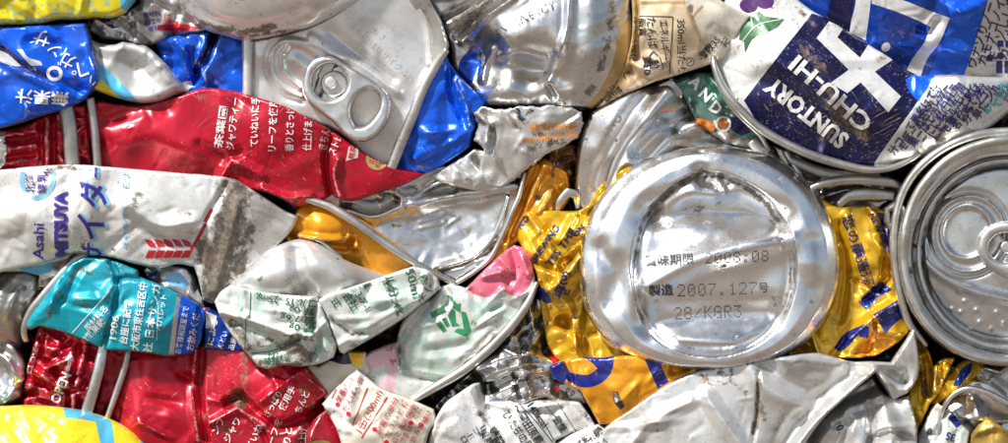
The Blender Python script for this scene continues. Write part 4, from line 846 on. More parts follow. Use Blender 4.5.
def beige_can():
    r = can('crushed_beige_can', 'stained beige can corner with black nutrition print and 350ml at the top', (670, 100, 0))
    sh = Sheet([(628, -40), (700, -40), (712, -4), (725, 4), (738, 11), (750, 17), (742, 30), (732, 46), (722, 60), (706, 66), (690, 71), (672, 77), (655, 82), (640, 88), (622, 96), (604, 106), (596, 108), (612, 88), (624, 66), (631, 40), (632, 10)],
               [(632, -10, 26), (632, 60, 24), (600, 105, 20), (748, 18, 30), (720, 60, 26), (660, 80, 24), (675, 30, 38), (645, 40, 32), (700, -20, 34)], roll=3, drop=4, noise=[(1.2, 18)], crumple=(8, 2, 24, 8), seed=83,
               folds=[([(637, -10), (638, 30), (636, 60)], -4, 4), ([(636, 66), (648, 72), (662, 64), (648, 58)], 5, 8), ([(690, 10), (700, 35), (714, 58)], -3.5, 4), ([(630, 70), (640, 85)], -5, 6)], dirt=[([(600, 105), (622, 92)], 4, .45), (700, 40, 14, .34), ([(640, 20), (640, 70)], 4, .35)])
    sh.build('can_wall', r, [BEIGE, CREAM, TAN], [([(690, -40), (700, -40), (712, -4), (750, 17), (732, 46), (722, 60), (714, 58), (696, 25), (684, 0)], 1), ([(632, -10), (639, -10), (639, 40), (634, 66), (622, 90), (604, 104), (612, 88), (624, 66)], 2), ([(645, 64), (652, 55), (658, 64), (652, 74), (643, 72)], 1), ([(640, 2), (684, 3), (684, 6), (640, 5.5)], 2), ([(689, 19), (701, 6), (703, 8), (691, 21)], 2)], side=SHADE_SIDE)
    for t, x, y, s_, rot, f in (('350ml当たり', 680, 48, 10, -88, 54), ('エネルギー', 663, 41, 10, -86, 40), ('たんぱく質', 651, 44, 11, -86, 52), ('脂質', 641, 28, 8, -88, 18), ('植物油脂使', 632, 40, 8, -89, 46), ('①', 689, 63, 10, -60, None), ('糖', 702, 56, 9, -60, None), ('数3S', 712, 46, 9, 50, 18), ('記', 725, 43, 9, 50, None), ('質0', 646, 66, 9, -86, 20), ('し', 626, 75, 9, -80, None), ('0mg', 612, 94, 10, 42, 20)):
        text(sh, t, x, y, s_, rot, K_INK, fit=f)
    for p in ([(639, 17), (672, 18)], [(672, 18), (669, 74)], [(659, 58), (663, 70)], [(626, 60), (608, 92)]): stroke(sh, p, .9, K_INK)
beige_can()

def scrap():
    r = can('torn_silver_scrap', 'torn pale metal scrap with orange letters right of the bright blue wall', (525, 180, -5))
    sh = Sheet([(474, 112), (482, 108), (500, 109), (530, 107), (560, 106), (582, 111), (584, 124), (578, 138), (560, 148), (546, 156), (532, 166), (516, 178), (500, 190), (490, 188), (478, 184), (480, 164), (484, 150), (474, 140), (478, 126)],
               [(478, 112, 22), (575, 112, 24), (580, 135, 20), (500, 185, 14), (520, 140, 28), (485, 150, 18)], roll=2, drop=3, noise=[(1.4, 12)], crumple=(14, 2.4, 20, 7), seed=93, ragged=1.4, folds=[([(476, 114), (490, 124), (486, 140), (496, 160)], 6, 6), ([(484, 112), (494, 128), (490, 150)], -5, 5)], dirt=[([(476, 116), (492, 130)], 6, .52), ([(522, 128), (560, 142)], 7, .40), ([(528, 150), (562, 141)], 7, .50), ([(506, 112), (520, 130)], 5, .46), ([(486, 118), (482, 140)], 5, .45), ([(520, 150), (545, 148)], 6, .38)])
    sh.build('can_wall', r, [SILK], side=SHADE_SIDE)
    shape(sh, [(513, 109), (518, 108), (524, 117), (529, 109), (534, 109), (529, 122), (524, 125), (518, 120)], KS_INK, name='printed_mark', corner=20)
    text(sh, 'dranaup', 553, 126.5, 12, 3, O_INK, fit=48, bold=.2); text(sh, 'wwwdrowcep', 550, 137, 10, 8, O_INK, fit=56, bold=.15)
    tl = Sheet([(424, 176), (440, 170), (460, 158), (474, 148), (486, 150), (492, 170), (506, 186), (492, 194), (470, 190), (446, 184)], [(428, 175, 6), (475, 152, 12), (500, 185, 8), (465, 175, 16)], roll=4, drop=5, noise=[(1.4, 12)], crumple=(8, 3, 18, 7), seed=94, folds=[([(474, 158), (486, 172), (500, 184)], -6, 5), ([(456, 168), (466, 178)], 3, 6)])
    tl.build('twisted_end', r, [SILK], side=SHADE_SIDE)
    br = can('rusty_scrap', 'small rust brown scrap in the gap below the torn pale scrap', (555, 185, -20))
    s2 = Sheet([(550, 150), (574, 142), (578, 160), (570, 178), (562, 190), (552, 184), (548, 168)], [(560, 160, 4), (555, 185, 0), (574, 150, 2)], roll=3, drop=3, noise=[(2, 8)], crumple=(12, 5, 16, 5), seed=95, dirt=[(562, 165, 16, .4)])
    s2.build('can_wall', br, [mat('rust_brown_print', (.22, .09, .025), .4, .4, .3, .6, .4)])
    r3 = can('bent_silver_strip', 'bent silver strip in the gap left of the gold can wall', (566, 212, -20))
    rim('strip', r3, [(556, 214, 4), (560, 202, 8), (568, 192, 9), (576, 196, 8), (578, 210, 1)], [6, 8, 9, 8, 5], 4, ALUD, seed=3)
scrap()

def smooth_silver():
    r = can('smooth_silver_can', 'smoothly folded bare silver can above the large can base', (640, 210, -15))
    sh = Sheet([(590, 112), (606, 104), (630, 92), (650, 86), (662, 84), (672, 82), (680, 90), (692, 108), (700, 124), (730, 140), (756, 150), (770, 172), (740, 200), (600, 240), (582, 214), (575, 190), (576, 162), (580, 136)],
               [(592, 115, 18), (660, 86, 14), (700, 125, 6), (750, 150, 0), (577, 180, 8), (590, 215, 4), (620, 150, 18), (650, 120, 26), (670, 140, 14), (610, 185, 12), (640, 180, 8)], roll=6, drop=6, noise=[(1.0, 22)], seed=103,
               folds=[([(652, 88), (622, 130), (604, 165), (598, 190)], -6, 9, 'r'), ([(668, 92), (640, 125), (616, 158), (604, 190)], 7, 10, 'r'), ([(694, 112), (660, 130), (638, 150)], -7, 8, 'r'), ([(700, 124), (668, 142), (650, 165)], 5, 9, 'r'), ([(614, 120), (602, 150)], 3, 10, 'r'), ([(680, 132), (720, 138)], -4, 7, 'r')], dirt=[([(588, 140), (584, 180)], 8, .36), ([(600, 112), (610, 130)], 8, .36)])
    sh.build('can_wall', r, [ALUB, GOLD], [([(594, 158), (600, 152), (604, 162), (600, 176), (594, 172)], 0)], side=SHADE_SIDE)
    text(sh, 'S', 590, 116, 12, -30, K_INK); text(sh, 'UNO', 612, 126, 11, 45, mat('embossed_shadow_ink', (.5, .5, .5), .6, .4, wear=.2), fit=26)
smooth_silver()

def andy():
    r = can('dark_green_can_scrap', 'dark green can scrap with white letters AND beside the curved rim', (715, 145, -10))
    sh = Sheet([(668, 80), (684, 76), (704, 72), (722, 70), (742, 100), (758, 130), (760, 150), (742, 147), (726, 142), (712, 134), (698, 124), (690, 108), (682, 94)], [(672, 80, 12), (715, 74, 14), (755, 145, 4), (700, 122, 12), (715, 105, 20)], roll=3, drop=4, noise=[(1.8, 10)], crumple=(16, 3.5, 18, 6), seed=113, ragged=.8, dirt=[([(730, 135), (750, 145)], 8, .5), ([(688, 90), (694, 108)], 5, .4)])
    oj = mat('orange_fruit_print', (.72, .20, .02), .2, .35, .2, .4, .4)
    sh.build('can_wall', r, [DGREEN, oj, SILK, NAVY], [([(694, 118), (704, 119), (716, 124), (714, 132), (702, 128)], 1), ([(712, 134), (724, 128), (730, 134), (744, 140), (758, 148), (742, 148), (726, 143)], 2), ([(728, 118), (742, 116), (752, 132), (742, 136), (730, 128)], 3), (ell(723, 124, 5, 5), 1)], side=SHADE_SIDE)
    for t, x, y in (('A', 695, 83), ('N', 705, 95.5), ('D', 715, 108.5)): text(sh, t, x, y, 15.5, -42, W_INKS, bold=.45)
    stroke(sh, ell(723, 124, 7, 7) + [ell(723, 124, 7, 7)[0]], 2.2, W_INK)
    t2 = Sheet([(656, 84), (672, 78), (684, 92), (682, 100), (672, 96), (664, 100)], [(660, 86, 12), (672, 80, 16), (680, 98, 14)], roll=3, drop=3, seed=3, noise=[(1.5, 7)]); t2.build('torn_edge', r, [ALU])
andy()

# ------------------------------------------------------------------ right: navy can, blue can, can ends
def navy_can():
    r = can('navy_white_drink_can', 'navy and white can with upside down SUNTORY lettering and a printed grape leaf', (820, 165, 0))
    sh = Sheet([(722, 8), (740, -30), (770, -30), (796, -2), (814, 12), (832, 22), (852, 35), (872, 47), (890, 58), (904, 68), (918, 76), (950, 75), (980, 77), (1050, 78), (1050, 104), (1010, 112), (990, 128), (966, 143), (940, 153), (912, 160), (884, 164), (850, 163), (815, 155), (785, 145), (760, 130), (740, 112), (724, 90), (714, 64)],
               [(718, 65, 22), (740, 10, 24), (800, 5, 24), (870, 48, 26), (918, 78, 24), (1000, 80, 28), (1005, 112, 18), (940, 150, 20), (880, 160, 24), (790, 145, 24), (735, 105, 24), (800, 80, 44), (850, 100, 44), (900, 110, 38), (950, 110, 36), (760, 50, 38)], roll=5, drop=7, noise=[(1.1, 26)], crumple=(12, 2, 34, 10), seed=121,
               folds=[([(770, 62), (800, 75), (830, 100)], 4, 10, 'r'), ([(760, 80), (800, 100), (850, 130)], -3, 10, 'r'), ([(915, 78), (925, 100), (905, 130)], 2, 8, 'r'), ([(735, 60), (745, 85)], -3, 10, 'r'), ([(940, 85), (1000, 92)], 2, 10, 'r')],
               dirt=[([(800, 48), (820, 70)], 14, .44), ([(830, 105), (850, 125), (862, 135)], 18, .50), ([(800, 12), (812, 25)], 8, .46), ([(845, 118), (820, 140)], 14, .46), ([(825, 90), (840, 108)], 12, .46), ([(930, 100), (940, 135)], 8, .42), ([(735, 50), (745, 40)], 6, .3), ([(760, 80), (800, 60)], 12, .36), ([(855, 70), (885, 130)], 14, .36), ([(800, 120), (850, 150)], 10, .40)])
    pr = [([(743, 101), (762, 76), (782, 50), (800, 28), (811, 14), (832, 21), (872, 46), (904, 67), (918, 75), (934, 75), (920, 96), (903, 120), (880, 153), (872, 166), (840, 163), (800, 152), (768, 138)], 1),
          ([(825, 19), (829, 24), (814, 40), (850, 74), (886, 113), (899, 97), (875, 76), (858, 60), (840, 44), (838, 40), (842, 30)], 2) if False else ([(828, 22), (815, 39), (848, 72), (886, 113), (899, 97), (858, 58), (836, 38), (843, 28)], 2),
          ([(868, 44), (892, 60), (868, 76), (845, 94), (828, 84), (850, 68), (860, 56)], 2),
          ([(915, 74), (935, 74), (928, 92), (918, 104), (908, 92), (904, 80)], 3),
          ([(880, 154), (903, 121), (920, 97), (935, 74), (1051, 76), (1051, 106), (1010, 113), (966, 144), (912, 161), (876, 166)], 4)]
    sh.build('can_wall', r, [WHITE, NAVY, WHITE, BLUE, SILK], pr, side=SHADE_SIDE)
    lf = [(740, 30), (746, 22), (744, 14), (752, 18), (758, 12), (764, 17), (783, 20), (776, 28), (768, 32), (764, 38), (756, 36), (750, 41), (744, 53), (743, 42), (738, 40)]
    shape(sh, lf, LEAF, name='printed_leaf', corner=15)
    for p in ([(741, 42), (756, 26), (780, 20)], [(752, 30), (750, 18)], [(756, 27), (765, 34)]): stroke(sh, p, .9, MINT, lift=.7, name='leaf_vein')
    for x, y, q in ((748, 6, 9), (764, 2, 9), (756, -6, 9)): shape(sh, ell(x, y, q, q*.8), GRAPE, name='printed_grape')
    text(sh, 'SUNTORY', 806, 113, 23, 142, SCUF, fit=98, bold=.7); text(sh, 'CHU-HI', 829, 94, 24, 139, SCUF, fit=100, bold=.5)
    rs = random.Random(8)
    pool = '石名はにての果汁料アルコール分レモンお早めに'
    for i in range(13):
        bx, by = 890 + 10.5 * i, 154 - 3.4 * i - .12 * i * i
        ln = max(14, (by - 82) / .82 - 4); n = max(2, int(ln / 8.5))
        text(sh, ''.join(rs.choice(pool) for _ in range(n)), bx + ln * .5 * .57, by - ln * .5 * .82, 10.5, 55 + rs.uniform(-2, 2), N_INK if i < 9 else T_INK, bold=.12, fit=ln)
    for x, y in ((967, 97), (977, 92)): shape(sh, ell(x, y, 2.2, 2.2, n=8), N_INK, name='printed_dot')
    rim('rim', r, [(712, 56, 24), (714, 68, 29), (722, 88, 31), (736, 107, 32), (757, 127, 32), (783, 143, 32), (812, 156, 31), (842, 165, 30), (868, 170, 29), (890, 168, 27), (908, 161, 24), (920, 154, 20)], [5, 8, 9, 9, 9, 9, 9, 9, 8, 7, 6, 4], 12, RIM, seed=15)
    rim('rim', r, [(714, 70, 18), (724, 96, 19), (742, 118, 19), (760, 135, 18), (770, 152, 12)], [4, 6, 6, 6, 4], 8, RIM, seed=16)
    bt = Sheet([(846, 150), (872, 154), (902, 156), (912, 160), (896, 168), (870, 170), (850, 168), (838, 160)], [(850, 155, 16), (900, 160, 16), (870, 165, 22)], roll=3, drop=3, seed=4, noise=[(1, 10)]); bt.build('chime', r, [ALUB])
navy_can()

def blue_top_right():
    r = can('blue_letter_can', 'deep blue can with big white strokes at the top right corner', (920, 72, 0))
    sh = Sheet([(770, -50), (1050, -50), (1050, 80), (1000, 82), (960, 84), (920, 86), (890, 72), (860, 50), (830, 34), (800, 18), (780, 0)], [(790, -10, 12), (860, 40, 8), (910, 72, 6), (1000, 72, 10), (900, 20, 24), (960, 20, 28), (1000, 10, 26), (860, -20, 24)], roll=3, drop=3, noise=[(1.2, 26)], crumple=(9, 2.2, 40, 11), seed=131,
               folds=[([(936, 22), (928, 34), (918, 30)], -5, 7), ([(950, 15), (980, 5), (1000, -10)], 4, 9, 'r'), ([(940, 40), (968, 62)], 3, 14, 'r'), ([(880, 60), (950, 66), (1010, 62)], -3, 9, 'r')], dirt=[([(880, 20), (915, 40)], 14, .36), (925, 33, 5, .4)])
    sh.build('can_wall', r, [BLUED, WHITE, BLUE, SILK, NAVY], [([(948, -50), (1000, -50), (986, 0), (972, 50), (962, 84), (925, 86), (938, 52), (948, 20), (940, -10)], 2), ([(857, -50), (871, -50), (870, 0), (866, 40), (848, 32), (855, 4)], 1), ([(871, -8), (896, -1), (922, 9), (948, 19), (940, 34), (929, 27), (900, 14), (871, 4)], 1), ([(948, 19), (938, 44), (928, 58), (920, 80), (905, 76), (912, 60), (924, 42), (931, 27)], 1), ([(990, -50), (1051, -50), (1051, 84), (962, 84), (972, 50), (986, 0)], 3), (ell(886, 47, 4.2, 4.8, 30), 1), ([(830, -20), (856, -20), (850, 32), (826, 22), (830, 0)], 4)], side=SHADE_SIDE)
    rs = random.Random(5); pool = 'ソーリモンカしノウてワナイレりコ'
    for i in range(4):
        text(sh, ''.join(rs.choice(pool) for _ in range(6)), 981 + i*10.5, 36 - i*3, 12, 74, N_INK, fit=66, bold=.05)
    for x, y in ((990, 58), (1001, 56)): shape(sh, ell(x, y, 3.4, 3.4, n=12), N_INK, name='printed_dot')
    for x in (1000, 1008, 1016):
        for y in (44, 64, 70): shape(sh, [(x-3, y-3), (x+3, y-3), (x+3, y+3), (x-3, y+3)], N_INK, name='printed_block')
blue_top_right()

def rim_pieces():
    r = can('flattened_silver_rim', 'flattened pair of silver rims between the navy can and the gold can', (830, 200, -10))
    b = Sheet([(750, 140), (790, 150), (830, 170), (890, 175), (905, 190), (880, 210), (830, 212), (800, 205), (770, 185)], [(755, 145, 0), (800, 160, 2), (895, 185, 2), (850, 205, -2), (800, 200, 0)], roll=3, drop=3, noise=[(1.4, 14)], crumple=(10, 3, 24, 7), seed=9, folds=[([(815, 200), (850, 190), (880, 196)], 5, 6), ([(848, 196), (846, 204)], -4, 4)])
    b.build('can_wall', r, [ALU])
    rim('rim', r, [(806, 190, 14), (822, 184, 18), (845, 180, 19), (868, 180, 18), (892, 183, 15), (906, 190, 10)], [6, 9, 10, 10, 10, 7], 10, RIM, seed=19)
    rim('rim', r, [(838, 206, 8), (850, 196, 10), (868, 194, 11), (896, 196, 8)], [8, 13, 13, 10], 9, RIM, seed=20)
    rim('rim', r, [(752, 140, 4), (775, 165, 9), (796, 184, 10), (812, 198, 8)], [14, 16, 14, 8], 8, ALUD, seed=21)
    rim('rim', r, [(786, 150, 4), (800, 176, 8), (806, 192, 8)], [8, 8, 6], 6, RIM, seed=22)
    rim('rim', r, [(790, 160, 6), (830, 174, 8), (880, 176, 8)], [10, 12, 8], 6, ALUD, seed=23)
rim_pieces()

def gold_can():
    r = can('gold_beer_can', 'large silver can base stamped with dates, its gold and blue wall crushed around it', (710, 400, 0))
    C = (709, 262)
    outer = [(720, 146), (680, 149), (642, 160), (612, 182), (590, 212), (580, 245), (579, 280), (588, 315), (608, 344), (645, 362), (700, 369), (756, 365), (800, 346), (828, 314), (839, 280), (838, 245), (828, 212), (808, 182), (782, 162), (752, 150)]
    inner = [(704, 172), (682, 180), (660, 198), (642, 225), (634, 255), (634, 288), (642, 318), (660, 341), (690, 353), (720, 355), (752, 345), (778, 322), (790, 293), (792, 260), (785, 226), (768, 200), (744, 184), (722, 175)]
    prof = ring_profile(C, inner, outer, [0, .6, .86, .93, .97, 1.01, 1.06, 1.14, 1.4, 1.7, 1.9, 2.05], [12, 12, 11, 9, 6, 9, 14, 14, 14, 11, 4, -4])
    sh = Sheet(outer, [(709, 150, 22), (709, 370, 33), (590, 262, 27), (830, 262, 27)], g=1.5, roll=5, drop=6, corner=48, extra=prof, noise=[(.8, 30)], seed=141,
               folds=[([(655, 214), (700, 208), (775, 222)], -12, 15, 'r'), ([(645, 285), (690, 262), (730, 250), (775, 238)], 12, 14, 'r'), ([(650, 322), (700, 314), (765, 312)], -8, 14, 'r'), ([(668, 208), (690, 196), (712, 196)], 6, 10, 'r'), ([(600, 215), (625, 180), (670, 160)], -2.5, 11, 'r'), ([(700, 172), (704, 182), (722, 184)], -5, 7, 'r'), ([(716, 178), (724, 192)], 4, 5), ([(740, 200), (770, 220)], -4, 9, 'r'), ([(600, 250), (615, 270), (610, 300)], -4, 12, 'r'), ([(815, 290), (820, 320)], -3, 12, 'r'), ([(680, 340), (730, 342)], 5, 9, 'r')],
               bumps=[(612, 252, 10, 2), (805, 262, 10, 2), (622, 285, 12, -2), (812, 240, 9, -2), (652, 300, 14, 2), (750, 285, 14, -2)],
               dirt=[([(640, 228), (634, 260), (635, 300)], 4, .46), ([(648, 214), (660, 200), (682, 182), (704, 172)], 5, .54), ([(704, 172), (740, 184), (768, 206), (784, 232)], 6, .52), ([(789, 255), (790, 295), (778, 328)], 4, .46), (618, 285, 8, .34), (700, 170, 7, .48)])
    sh.build('can_base', r, [ALUB], side=SHADE_SIDE)
    KD = mat('stamped_dot_ink', (.06, .06, .06), .2, .4, 0, 0, 0, wear=.15, bump=0, grime=0)
    text(sh, '賞味期限', 668, 260, 12, 2, KD, fit=48); text(sh, '製造', 660, 291, 12, 2, KD, fit=25); text(sh, '号', 762, 288, 11, 2, KD)
    dot_text(sh, '2008.08', 735, 257, 1.42, 2, KD); dot_text(sh, '2007.127', 716, 289, 1.55, 2, KD); dot_text(sh, '28/KGR3', 707, 312, 1.5, 2, KD)
    # crushed wall around the base
    lw = Sheet([(516, 222), (526, 212), (545, 210), (562, 211), (578, 211), (588, 205), (600, 186), (620, 170), (640, 160), (640, 330), (620, 372), (596, 374), (562, 366), (548, 346), (544, 326), (540, 300), (536, 272), (524, 250), (516, 238)],
               [(520, 225, 12), (560, 212, 16), (600, 186, 20), (590, 230, 16), (580, 300, 12), (545, 330, 12), (600, 370, 14), (555, 250, 24), (630, 168, 20), (560, 300, 18)], roll=3, drop=4, noise=[(1.6, 12)], crumple=(30, 4, 26, 7), seed=151,
               folds=[([(528, 214), (545, 240), (556, 266), (560, 290)], 6, 7), ([(536, 262), (556, 270), (580, 250)], -7, 6), ([(550, 290), (570, 310), (576, 345)], 7, 8), ([(556, 285), (572, 268), (584, 245)], 6, 6), ([(560, 320), (580, 340), (590, 365)], -6, 7), ([(575, 215), (562, 240)], 4, 6), ([(538, 285), (548, 320)], -5, 6), ([(612, 178), (594, 204), (584, 240)], -3, 4)], dirt=[([(565, 270), (575, 255)], 5, .42), ([(552, 285), (560, 300)], 4, .38)])
    lw.build('can_wall', r, [GOLD, ROYAL, ORA], [([(537, 286), (546, 290), (552, 302), (547, 304), (539, 298)], 1), ([(584, 206), (600, 186), (616, 172), (618, 178), (602, 198), (592, 216)], 0)], side=SHADE_SIDE)
    for t, x, y, s_, rot, f in (('BREWING', 545, 244, 9, 56, 44), ('TES THE', 561, 248, 10, 54, 44), ('ON', 579, 231, 8, 48, 14), ('造(0)', 562, 284, 9, 68, 28), ('ビ', 567, 292, 8, 75, None), ('NO', 523, 222, 8, 50, 14)):
        text(lw, t, x, y, s_, rot, N_INK, fit=f, bold=.18)
    bs = Sheet([(549, 366), (564, 360), (581, 357), (600, 357), (622, 355), (647, 353), (668, 353), (684, 354), (698, 360), (716, 366), (700, 380), (672, 392), (640, 412), (614, 424), (599, 424), (590, 408), (580, 390), (566, 384), (552, 378)],
               [(552, 370, 24), (600, 358, 32), (680, 355, 32), (700, 364, 28), (600, 422, 26), (620, 385, 38), (660, 375, 36)], roll=3, drop=4, noise=[(1.2, 14)], crumple=(10, 2.2, 22, 8), seed=161, folds=[([(676, 354), (672, 372), (690, 366)], -5, 5), ([(566, 362), (572, 382)], -4, 5), ([(620, 400), (640, 380)], 2, 7)], dirt=[([(612, 392), (622, 402)], 5, .5), ([(680, 372), (700, 366)], 5, .42)])
    bs.build('folded_flap', r, [ORA, ROYAL, GOLD, K_INK, W_INK], [([(549, 362), (562, 358), (570, 372), (562, 386), (550, 380)], 1), ([(579, 356), (614, 355), (611, 371), (600, 383), (584, 387), (570, 382), (560, 370), (575, 373), (588, 374), (597, 368), (590, 361)], 1), ([(641, 352), (656, 352), (661, 366), (668, 381), (657, 388), (649, 370)], 1), ([(612, 391), (617, 391), (624, 405), (620, 409), (614, 402)], 3), ([(612.5, 392), (616, 392), (618, 400), (615, 402)], 4), ([(672, 353), (686, 354), (718, 366), (690, 372)], 2)], side=SHADE_SIDE)
    rw = Sheet([(810, 190), (826, 200), (838, 206), (849, 206), (868, 206), (886, 210), (890, 226), (895, 248), (899, 284), (906, 308), (913, 328), (902, 340), (886, 350), (872, 356), (848, 358), (820, 360), (780, 372), (800, 300)],
               [(815, 195, 12), (850, 208, 14), (884, 212, 8), (898, 280, 8), (910, 326, 14), (875, 353, 20), (830, 356, 16), (845, 260, 12), (870, 260, 16), (870, 320, 24), (840, 310, 14)], roll=3, drop=4, noise=[(1.6, 12)], crumple=(30, 4, 26, 7), seed=171,
               folds=[([(846, 216), (856, 260), (868, 290)], 5, 7), ([(838, 225), (846, 270), (840, 320)], -4, 7), ([(866, 300), (890, 278)], -6, 6), ([(852, 335), (880, 312), (905, 300)], 6, 8), ([(880, 230), (888, 260), (880, 290)], -6, 6), ([(850, 350), (870, 330), (900, 334)], 5, 7), ([(874, 215), (882, 240)], 5, 5)], dirt=[([(880, 225), (890, 260)], 6, .4), (860, 330, 8, .36)])
    rw.build('can_wall', r, [GOLD, ROYAL, ORA], [([(858, 302), (872, 288), (884, 282), (892, 290), (878, 298), (866, 310)], 1), ([(872, 314), (890, 304), (905, 294), (911, 314), (896, 322), (884, 334), (878, 322)], 1), ([(834, 348), (844, 334), (862, 324), (876, 330), (878, 346), (868, 351), (866, 338), (856, 336), (848, 346), (840, 352)], 1), ([(878, 212), (888, 214), (896, 250), (890, 256), (884, 236)], 1), ([(868, 312), (884, 334), (900, 340), (872, 356), (850, 356), (866, 340)], 2)], side=SHADE_SIDE)
    for t, x, y, s_, rot, f in (('恋の醸造酒', 857, 251, 13, -72, 74), ('NEW BREWI', 882, 236, 7, -62, 50)):
        text(rw, t, x, y, s_, rot, N_INK, fit=f, bold=.08)
gold_can()

def end_right():
    r = can('silver_lid_can', 'silver can lid with a pull tab at the right edge', (1000, 365, 0))
    C = (1006, 254)
    def circ(rx, ry, c=C): return ell(c[0], c[1], rx, ry, 0, 48)
    sh = Sheet(circ(112, 112), [(1006, 256, 8)], g=1.6, roll=3, drop=3, seed=181, noise=[(1.1, 34)],
               extra=ring_profile(C, circ(92, 96), circ(112, 112), [0, .5, .88, .92, .96, 1.0, 1.15, 1.4, 2], [14, 12, 9, 4, 3, 6, 14, 17, 18]),
               folds=[(ell(968, 234, 36, 38, 20, 24), 2.6, 3, 'r'), (ell(966, 232, 25, 27, 20, 24), 2.2, 3, 'r'), (ell(968, 234, 40, 43, 20, 24), -2, 2.5, 'r'), ([(925, 262), (945, 278), (975, 292), (1008, 300)], 3, 5, 'r'), ([(935, 300), (960, 330), (1008, 345)], -3, 10, 'r'), ([(920, 220), (935, 190), (970, 168)], 2.5, 6, 'r')],
               bumps=[(958, 291, 2, 1.6), (964, 301, 2, 1.6), (951, 309, 2, 1.6), (960, 312, 2, 1.6), (976, 310, 2, 1.6), (981, 301, 2, 1.6), (979, 322, 2, 1.6), (991, 328, 2, 1.6), (1003, 323, 2, 1.6), (970, 330, 2, 1.6), (996, 312, 2, 1.6)], dirt=[([(925, 178), (945, 165)], 4, .4)])
    sh.build('lid', r, [ALU], side=SHADE_SIDE)
    a1 = [(1080, 150, 24), (1050, 145, 26), (1008, 140, 28), (975, 146, 30), (946, 160, 31), (922, 184, 31), (908, 212, 30), (902, 245, 30), (905, 280, 30), (918, 312, 30), (940, 338, 31), (970, 355, 31), (1008, 361, 30), (1060, 358, 26)]
    rim('rim', r, a1, 9, 13, RIM, seed=31, wob=.8)
    a2 = [(1060, 128, 16), (1008, 132, 20), (975, 136, 22), (944, 148, 24), (918, 168, 25), (902, 192, 24), (894, 222, 22), (893, 255, 22), (898, 290, 22), (908, 322, 20), (926, 346, 16)]
    rim('rim', r, a2, [8, 9, 10, 9, 9, 9, 8, 8, 8, 8, 5], 14, RIM, seed=32, wob=.8)
    rim('inner_bead', r, [(C[0] + 88*math.cos(t), C[1] + 93*math.sin(t), 19) for t in [math.radians(q) for q in range(60, 301, 15)]], 5, 5, ALU, seed=33, wob=.3)
    f = Sheet([(884, 208), (896, 200), (904, 206), (908, 224), (900, 236), (890, 232), (884, 222)], [(890, 215, 22), (902, 210, 26), (895, 230, 22)], roll=3, drop=4, holes=[[(890, 212), (895, 210), (896, 220), (891, 224)]], seed=2, depth=12); f.build('bent_flange', r, [RIM])
    tab = Sheet([(975, 247), (977, 236), (984, 227), (996, 222), (1012, 221), (1045, 226), (1062, 240), (1062, 258), (1048, 275), (1020, 280), (1000, 276), (985, 266), (977, 257)], [(990, 247, 30), (1050, 250, 32), (1010, 230, 31)], g=1.4, roll=6, drop=6, depth=9, holes=[ell(1004, 248, 16, 14), ell(1040, 250, 12, 14)])
    t = tab.build('pull_tab', r, [TABM])
    Sheet(ell(1004, 248, 19, 17), [(1004, 248, 21)], g=1.6, roll=2, drop=2, depth=8).build('rivet_plate', r, [ALU], parent=t)
    Sheet(ell(1006, 247, 8, 7), [(1006, 247, 26)], g=1.2, roll=3, drop=3, depth=8).build('rivet', r, [ALUB], parent=t)
end_right()

